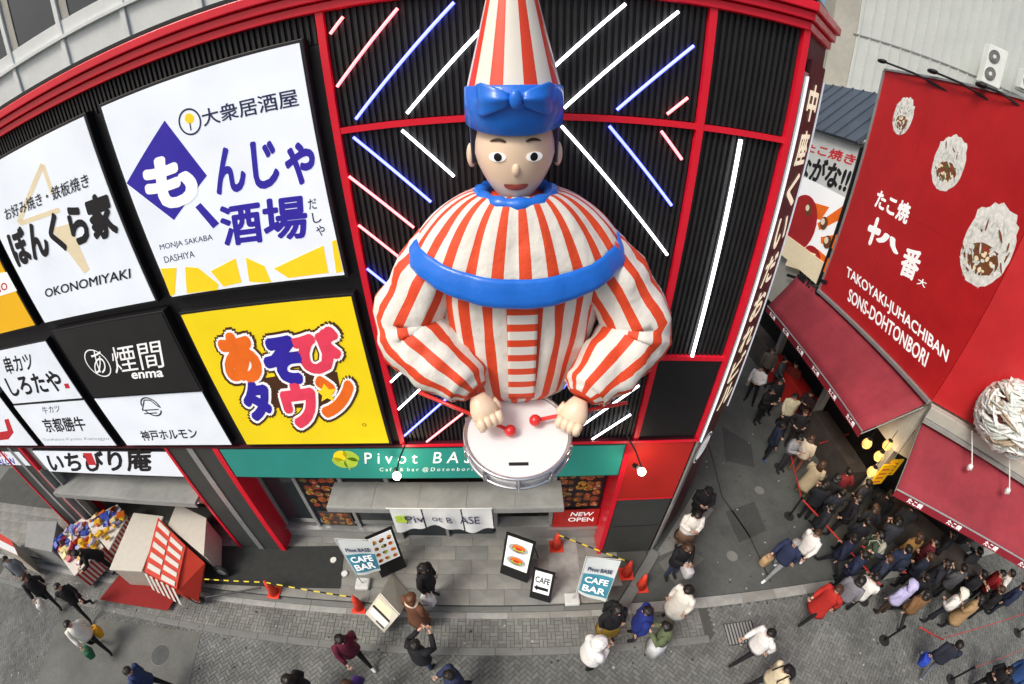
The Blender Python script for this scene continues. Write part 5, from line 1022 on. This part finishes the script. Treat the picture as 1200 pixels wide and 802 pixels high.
def setmat(o, mats_):
    for i, m in enumerate(mats_): o.material_slots[i].link = 'OBJECT'; o.material_slots[i].material = m
HC = {'k': 'hair_black', 'b': 'hair_brown', 'g': 'hair_grey', 'r': 'hair_ginger'}
placed = []
def person(px, py, face, pose, coat, top, bottom, hair, label, group, h=1.66, skirt=None, shoes='#1a1a1c', fixed=True):
    """hair: colour letter + style, or a hex colour + style for hoods and caps"""
    p = W(px, py, .85); p.z = gz(p)
    if not fixed:
        for _ in range(12):
            for r in placed:
                d = p.to_2d()-r.to_2d()
                if d.length < .50: d = d.normalized() if d.length > 1e-4 else Vector((1, 0)); p += V((d.x*.1, d.y*.1, 0))
    placed.append(p.copy()); p.z = gz(p)
    if pose not in POSE: POSE[pose] = build_body(pose)
    me, J = POSE[pose]; sc = h/1.69; M4 = Matrix.Translation(p) @ Matrix.Rotation(math.radians(face-90+(0 if fixed else rb2.uniform(-35, 35))), 4, 'Z') @ Matrix.Diagonal((sc*1.19, sc*1.19, sc*1.05, 1))
    t = bpy.data.objects.new('person', me); COL.objects.link(t); t.matrix_basis = M4; setmat(t, [MATS['skin'], fab(top), fab(bottom), fab(shoes), MATS['eye'], MATS['lip']]); tag(t, label, 'person', group)
    def child(nm, mesh, m):
        o = bpy.data.objects.new(nm, mesh); COL.objects.link(o); o.parent = t; setmat(o, [m]); return o
    if coat:
        if (pose, coat) not in COATS: COATS[(pose, coat)] = build_coat(J, coat)
        child('jacket' if coat != 'long' else 'coat', COATS[(pose, coat)], fab(top))
    if skirt:
        if (pose, skirt) not in COATS: COATS[(pose, skirt)] = build_skirt(J, skirt)
        child('skirt', COATS[(pose, skirt)], fab(bottom))
    hc, hk = hair.split('-')
    if (pose, hk) not in HAIRS: HAIRS[(pose, hk)] = build_hair(J, hk)
    child({'hood': 'hood', 'cap': 'cap'}.get(hk, 'hair'), HAIRS[(pose, hk)], MATS[HC[hc]] if hc in HC else fab(hc))
    if pose in ('phone', 'photo'):
        q = (J['haL']+J['haR'])/2+V((0, .05, .03)); mb = MB(); mb.obox(M4 @ q, M4.to_3x3() @ V((.036, 0, 0)), M4.to_3x3() @ V((0, .03, .06)), M4.to_3x3() @ V((0, -.004, .002)))
        o = mb.build('phone', 'black_metal'); tag(o, 'dark phone held by '+' '.join(label.split()[:9]), 'phone', 'phones held by people')
    return t, M4, J
def carry(kind, M4, J, col, label, hand='R'):
    A = M4.to_3x3()
    if kind == 'backpack':
        c = V((0, J['ch'].y-.20, 1.20)); t = thing('backpack', label, 'backpack', M4 @ c, 'bags carried by people'); mb = MB(); mb.loft([[M4 @ (c+V((w_*math.cos(a)*(1+.1*math.cos(4*a)), dp*math.sin(a), z))) for a in [2*math.pi*j/16 for j in range(16)]] for z, w_, dp in ((-.22, .10, .06), (-.19, .145, .09), (0, .15, .10), (.15, .135, .085), (.21, .08, .05))]); mb.build('bag_body', fab(col), t, True)
        mb = MB(); mb.loft([[M4 @ (c+V((w_*math.cos(a), -.09+dp*math.sin(a), z))) for a in [2*math.pi*j/12 for j in range(12)]] for z, w_, dp in ((-.17, .10, .04), (-.04, .11, .05), (-.02, .08, .03))]); mb.build('front_pocket', fab(col), t, True)
        for s in (-1, 1): mb = MB(); mb.tube([M4 @ (c+V((.09*s, .06, .17))), M4 @ V((.11*s, .02, 1.47)), M4 @ V((.12*s, J['ch'].y+.15, 1.30)), M4 @ V((.13*s, .06, 1.06))], .018, 6); mb.build('strap', fab(col), t)
    else:
        c = J['ha'+hand]+V((0, .0, -.27)); t = thing('hand_bag', label, 'bag', M4 @ c, 'bags carried by people'); mb = MB(); mb.loft([[M4 @ (c+V((w_*(1 if math.cos(a) > 0 else -1)*abs(math.cos(a))**.4*.6, w_*(1 if math.sin(a) > 0 else -1)*abs(math.sin(a))**.4, z))) for a in [2*math.pi*j/16 for j in range(16)]] for z, w_ in ((-.15, .13), (-.10, .16), (.12, .15), (.15, .14))]); mb.build('bag_body', fab(col) if col[0] == '#' else MATS[col], t, True)
        mb = MB(); mb.tube([M4 @ (c+V((0, -.08, .14))), M4 @ (c+V((0, -.03, .26))), M4 @ (c+V((0, .03, .26))), M4 @ (c+V((0, .08, .14)))], .008, 5); mb.build('handle', fab(col) if col[0] == '#' else MATS[col], t)
SG, QG = 'people walking on the street', 'people queuing at the snack shop'
def S(*a, **k): return person(*a, SG, **k)
r = S(97, 743, -35, 'walk', 'jacket', '#e4e2d6', '#17171a', 'k-short', 'person in cream white jacket walking right past the red mat'); carry('bag', r[1], r[2], '#2c6a4c', 'green shopping bag of the person in cream white jacket'); carry('bag', r[1], r[2], '#d8a020', 'mustard yellow bag on the far side of the cream jacket', 'L')
r = S(168, 797, 10, 'walk', 'jacket', '#2a3c66', '#15161c', 'k-short', 'person in navy denim jacket below the manhole cover')
S(22, 668, -60, 'stand', 'jacket', '#70747a', '#2a2c34', 'k-short', 'person in grey jacket at the left edge by the bins')
r = S(44, 690, -40, 'walk', 'jacket', '#1a1a1e', '#1c1c22', 'b-bob', 'person in black jacket with white bag left of the stalls'); carry('bag', r[1], r[2], '#dcdcd8', 'white bag swinging below the black jacket near the left edge')
S(84, 700, -40, 'stride', 'jacket', '#131317', '#14141a', 'k-short', 'person all in black striding in front of the striped stall')
S(116, 652, -120, 'lean', 'jacket', '#101012', '#181818', 'k-short', 'black clad stall keeper bending over the packets')
r = S(408, 760, -45, 'walk', 'jacket', '#5e1a30', '#15151a', 'k-short', 'person in maroon top with pale square print on the back', shoes='#d8d8d8')
MB().prism([r[1] @ V((x, -.158, z)) for x, z in ((-.09, 1.12), (.09, 1.12), (.09, 1.32), (-.09, 1.32))], r[1].to_3x3() @ V((0, -.006, 0))).build('back_print', 'ink_white_glow', r[0])
S(352, 806, 180, 'stand', 'jacket', '#16161a', '#202024', 'k-bob', 'dark haired person cut by the bottom edge under the maroon top')
S(418, 812, 160, 'stand', 'jacket', '#4a3270', '#202028', 'b-short', 'person in purple cut by the bottom edge of the photo')
r = S(492, 768, 70, 'photo', 'jacket', '#1c1d22', '#22304a', 'k-short', 'person in black jacket holding a phone up near the kerb')
S(532, 800, 200, 'walk', 'puffer', '#2a3350', '#1c1c22', 'k-short', 'person in navy quilted jacket at the bottom edge')
r = S(487, 716, 60, 'stand', 'long', '#6b4632', '#3a2a24', 'r-long', 'ginger haired person in long brown coat by the menu stand'); mb = MB(); mb.tube([r[1] @ V((.11*math.cos(a), .0+.10*math.sin(a), 1.44+.02*math.sin(3*a))) for a in [.3927*j for j in range(16)]], .045, 8, closed=True); mb.build('scarf', fab('#d8c8b0'), r[0], True)
r = S(501, 684, -20, 'stand', 'jacket', '#17171a', '#1a1a1e', 'k-long', 'long haired person in black on the cafe step'); carry('bag', r[1], r[2], '#ececec', 'white paper bag held on the cafe step')
S(693, 766, 20, 'phone', 'puffer', '#e8e8e6', '#17171a', '#e8e8e6-hood', 'person in white hooded coat looking down at the kerb')
r = S(717, 727, -80, 'stand', 'jacket', '#1d1c20', '#c09a3a', 'k-long', 'person in black top and mustard skirt near the flag', skirt=.42); carry('backpack', r[1], r[2], '#141416', 'black backpack worn over the mustard skirt')
S(752, 730, 170, 'stand', 'puffer', '#1c2c78', '#2a2c3c', 'k-short', 'person in royal blue puffer jacket near the kerb')
S(776, 748, 150, 'phone', 'top', '#5e6a4c', '#d8dce0', 'k-short', 'person in olive top and white skirt beside the blue jacket', skirt=.35)
S(797, 706, -150, 'stand', 'long', '#e6e2d8', '#ddd8cc', 'k-bob', 'person in fluffy cream coat at the lane mouth')
S(822, 590, -110, 'phone', 'jacket', '#141418', '#15151a', '#121214-cap', 'person in black cap and jacket beside the building corner')
S(808, 618, -100, 'phone', 'jacket', '#e4e0d8', '#7a5c48', 'k-long', 'person in white jacket and brown skirt by the corner wall', skirt=.5)
r = S(796, 655, -80, 'phone', 'jacket', '#16161a', '#2c3650', 'b-long', 'person in black jacket and jeans below the corner emblem'); carry('bag', r[1], r[2], '#c8c8cc', 'silver bag beside the jeans at the corner', 'L')
r = S(890, 754, 190, 'walk', 'jacket', '#e6e6e4', '#1b1b20', 'k-short', 'person in white hoodie walking left over the drain grate')
r = S(908, 795, 185, 'stride', 'jacket', '#d8ccae', '#1d1d22', 'k-short', 'person in beige hoodie under the white hoodie'); carry('backpack', r[1], r[2], '#141416', 'black backpack behind the beige hoodie')
r = S(920, 652, 200, 'walk', 'jacket', '#26304e', '#8a8e94', 'g-short', 'grey haired person in navy jacket walking in the lane', shoes='#e8e8e8'); carry('bag', r[1], r[2], 'card', 'brown paper bag of the grey haired person')
S(945, 641, 200, 'stride', 'jacket', '#e8e6e2', '#17171a', 'b-short', 'person in white top next to the navy jacket in the lane', shoes='#e8e8e8')
S(968, 704, 195, 'walk', 'long', '#b02a24', '#181818', 'b-long', 'person in bright red coat striding beside the queue')
def Q(px, py, face, pose, *a, **k):
    if pose == 'stand': pose = rb2.choice(('stand', 'shift', 'hips', 'walk', 'shift', 'reach'))
    return person(px+rb2.uniform(-5, 5), py+rb2.uniform(-5, 5), face, pose, *a, QG, fixed=False, **k)
Q(1015, 690, 60, 'phone', 'jacket', '#e2e2dc', '#16161c', 'k-short', 'person in off white jumper at the front of the queue', shoes='#e0e0e0')
Q(1052, 696, 80, 'stand', 'jacket', '#b8b4dc', '#3a2c24', '#b8b4dc-hood', 'person in lilac hoodie with hood up in the queue')
Q(996, 694, 50, 'stand', 'jacket', '#7c7c84', '#202030', 'k-bob', 'person in grey jacket right of the red coat'); 
r = Q(1045, 655, 90, 'stand', 'puffer', '#1c2742', '#16181e', 'k-short', 'person in dark blue puffer in mid queue'); carry('backpack', r[1], r[2], '#20283a', 'dark blue backpack in mid queue')
Q(984, 648, 100, 'stand', 'jacket', '#1a2038', '#1a1c24', 'k-short', 'person in dark navy jacket right of the white top in the lane')
Q(990, 605, 110, 'stand', 'jacket', '#15151a', '#17171c', 'k-short', 'person in black jacket at the lane barrier, tallest of the queue', h=1.78)
Q(972, 575, 60, 'phone', 'jacket', '#141417', '#16161a', 'k-bob', 'person in black with bobbed hair at the lane barrier')
Q(952, 558, 30, 'stand', 'long', '#b4a486', '#6a6a4a', 'b-long', 'person in long beige coat beside the lane belt')
Q(1003, 580, 120, 'stand', 'jacket', '#2a2a30', '#18181c', 'k-short', 'person in charcoal jacket behind the beige coat')
r = Q(1018, 640, 120, 'stand', 'jacket', '#3e4a3c', '#1c1c20', 'k-short', 'person in olive jacket with pale backpack in mid queue'); carry('backpack', r[1], r[2], '#a8a898', 'pale grey backpack over the olive jacket')
Q(1075, 690, 70, 'stand', 'puffer', '#141418', '#16161a', 'k-short', 'person in black puffer right of the lilac hoodie')
Q(1112, 706, 120, 'stand', 'top', '#e6e4de', '#20242c', '#e0ddd0-hood', 'person in white top and white hat at the corner queue')
Q(1137, 716, 110, 'stand', 'long', '#a88a64', '#1c1c20', 'k-long', 'person in tan coat at the corner queue'); Q(1160, 708, 90, 'phone', 'jacket', '#131316', '#16161c', 'b-short', 'person in black jacket right of the tan coat'); Q(1187, 704, 100, 'stand', 'jacket', '#222c48', '#1c2430', 'k-short', 'person in navy jacket at the right edge of the queue')
r = S(1105, 768, 40, 'walk', 'jacket', '#232634', '#5a606c', 'k-short', 'person in dark navy jacket walking between two barrier posts', shoes='#e8e8f0'); carry('bag', r[1], r[2], '#2848b8', 'bright blue bag of the walker between the posts', 'L')
S(1166, 796, 170, 'phone', 'jacket', '#15151a', '#1a1a20', 'k-long', 'long haired person in black at the bottom right'); S(1194, 790, 180, 'stand', 'jacket', '#2a4a80', '#202430', 'b-short', 'person in mid blue jacket cut by the bottom right corner')
Q(883, 452, -110, 'stand', 'top', '#dcdcde', '#16161a', 'k-short', 'person in white shirt nearest the far end of the lane', h=1.72); Q(898, 478, -60, 'phone', 'jacket', '#131316', '#141418', 'k-short', 'person in black below the white shirt in the lane')
Q(905, 512, -40, 'stand', 'jacket', '#1c2236', '#14141a', 'k-short', 'person in midnight blue jacket with blue shoes in the lane', shoes='#3a5a88'); Q(928, 478, -90, 'stand', 'jacket', '#c8bfa4', '#16161a', 'k-bob', 'person in cream jacket with black bag strap in the lane')
Q(938, 500, -120, 'stand', 'jacket', '#1a1a1e', '#1c1c20', 'b-short', 'person in black jacket right of the cream jacket in the lane'); Q(925, 530, -60, 'phone', 'top', '#8a8c90', '#2a2a30', 'k-short', 'person in light grey top bending over a phone in the lane'); Q(915, 440, -90, 'stand', 'jacket', '#3a3c44', '#1a1a1e', 'k-short', 'person in dark grey far back under the awning'); Q(945, 528, 30, 'stand', 'jacket', '#c8bca8', '#7a4a3a', 'b-bob', 'person in pale fleece under the awning edge')
Q(1085, 652, 120, 'stand', 'jacket', '#5c1c28', '#18181c', 'k-short', 'person in burgundy under the pink awning edge'); Q(1068, 645, 80, 'stand', 'jacket', '#8a6838', '#1c1c20', 'b-long', 'person in mustard brown near the pink awning edge'); Q(1058, 612, 60, 'stand', 'jacket', '#3c3e42', '#18181c', 'k-short', 'person in slate jacket at the shop counter'); Q(1098, 640, 100, 'stand', 'jacket', '#1a1b20', '#18181c', 'k-bob', 'person in black at the corner counter'); Q(1132, 662, 110, 'stand', 'jacket', '#2c2e34', '#18181c', 'k-short', 'person in graphite jacket below the pink valance'); Q(1030, 600, 60, 'stand', 'puffer', '#17171b', '#17171b', 'k-short', 'person in black puffer below the lanterns'); Q(985, 565, 80, 'stand', 'jacket', '#701c24', '#18181c', 'k-short', 'person in wine red jacket under the awning corner'); Q(965, 612, 95, 'stand', 'jacket', '#202228', '#202430', 'k-short', 'person in dark grey by the lane belt'); Q(1030, 668, 100, 'stand', 'jacket', '#2a3040', '#1a1c20', 'b-short', 'person in steel blue between jumper and puffer'); Q(1155, 690, 120, 'stand', 'jacket', '#8c1c20', '#1c1c20', 'k-short', 'person in crimson jacket near the right edge')

for px, py, fc, ps, ct9, tp, bt, hr, lb in (
 (1003, 625, 90, 'stand', 'jacket', '#14161c', '#16161a', 'k-short', 'person in ink black jacket left of the pale backpack'), (1042, 632, 70, 'phone', 'jacket', '#30323a', '#1a1a1e', 'k-bob', 'person in iron grey jacket right of the pale backpack'), (1075, 668, 100, 'stand', 'jacket', '#1a2030', '#18181c', 'b-short', 'person in dark teal blue behind the lilac hoodie'),
 (1095, 675, 110, 'stand', 'puffer', '#22242c', '#18181c', 'k-long', 'long haired person in charcoal puffer before the burgundy jacket'), (1118, 682, 80, 'phone', 'jacket', '#4a4c50', '#1c1c20', 'k-short', 'person in mid grey jacket behind the white hat'), (1175, 688, 120, 'stand', 'jacket', '#d8d4cc', '#22242a', 'k-short', 'person in ivory jacket near the right edge under the awning'),
 (1012, 612, 60, 'stand', 'jacket', '#1b1b20', '#18181c', 'b-bob', 'brown haired person in black under the lanterns'), (978, 592, 70, 'stand', 'jacket', '#24262e', '#1a1a1e', 'k-short', 'person in dark slate beside the lane barrier'), (958, 588, 90, 'phone', 'jacket', '#16181e', '#16161a', 'k-long', 'long haired person in black next to the beige coat'), (1000, 665, 90, 'stand', 'jacket', '#222a44', '#1a1a20', 'k-short', 'person in indigo jacket behind the grey jacket'),
 (912, 465, -80, 'stand', 'jacket', '#17181c', '#16161a', 'k-short', 'person in black right of the white shirt deep in the lane'), (896, 428, -100, 'stand', 'jacket', '#55504a', '#1c1c20', 'b-short', 'person in taupe jacket deepest in the lane'), (940, 475, -140, 'phone', 'jacket', '#2a1c1e', '#18181c', 'k-short', 'person in dark plum jacket under the long awning'), (930, 448, -120, 'stand', 'jacket', '#7a2a22', '#1c1c1e', 'k-short', 'person in brick red jacket under the long awning'), (1140, 690, 100, 'stand', 'jacket', '#17171c', '#1a1a1e', 'k-short', 'person in jet black between white hat and tan coat'), (1066, 712, 60, 'stand', 'jacket', '#7a5a3a', '#202024', 'k-bob', 'person in caramel jacket below the lilac hoodie')):
    Q(px, py, fc, ps, ct9, tp, bt, hr, lb)

# gum spots, leaflets and stains trodden into the ground
gm = random.Random(21); mat('gum_dark', (.05, .052, .05), .9, .1); mat('gum_pale', (.38, .38, .36), .9, .1); mb = MB()
for k in range(420):
    x, y = gm.uniform(-17, 13), gm.uniform(-6, -1.5)
    if k % 4 == 0: x, y = gm.uniform(4.5, 9.5), gm.uniform(-1.4, 7)
    z = gz(Vector((x, y, 0)))+.0075; r = gm.uniform(.012, .04); n = 8; ph = gm.random()*6
    mb.add([(x+r*gm.uniform(.7, 1.2)*math.cos(.785*j+ph), y+r*gm.uniform(.7, 1.2)*math.sin(.785*j+ph), z) for j in range(n)], [tuple(range(n))], 0 if gm.random() < .65 else 1)
mb.build('gum_spots', ['gum_dark', 'gum_pale'], street, kind='stuff')
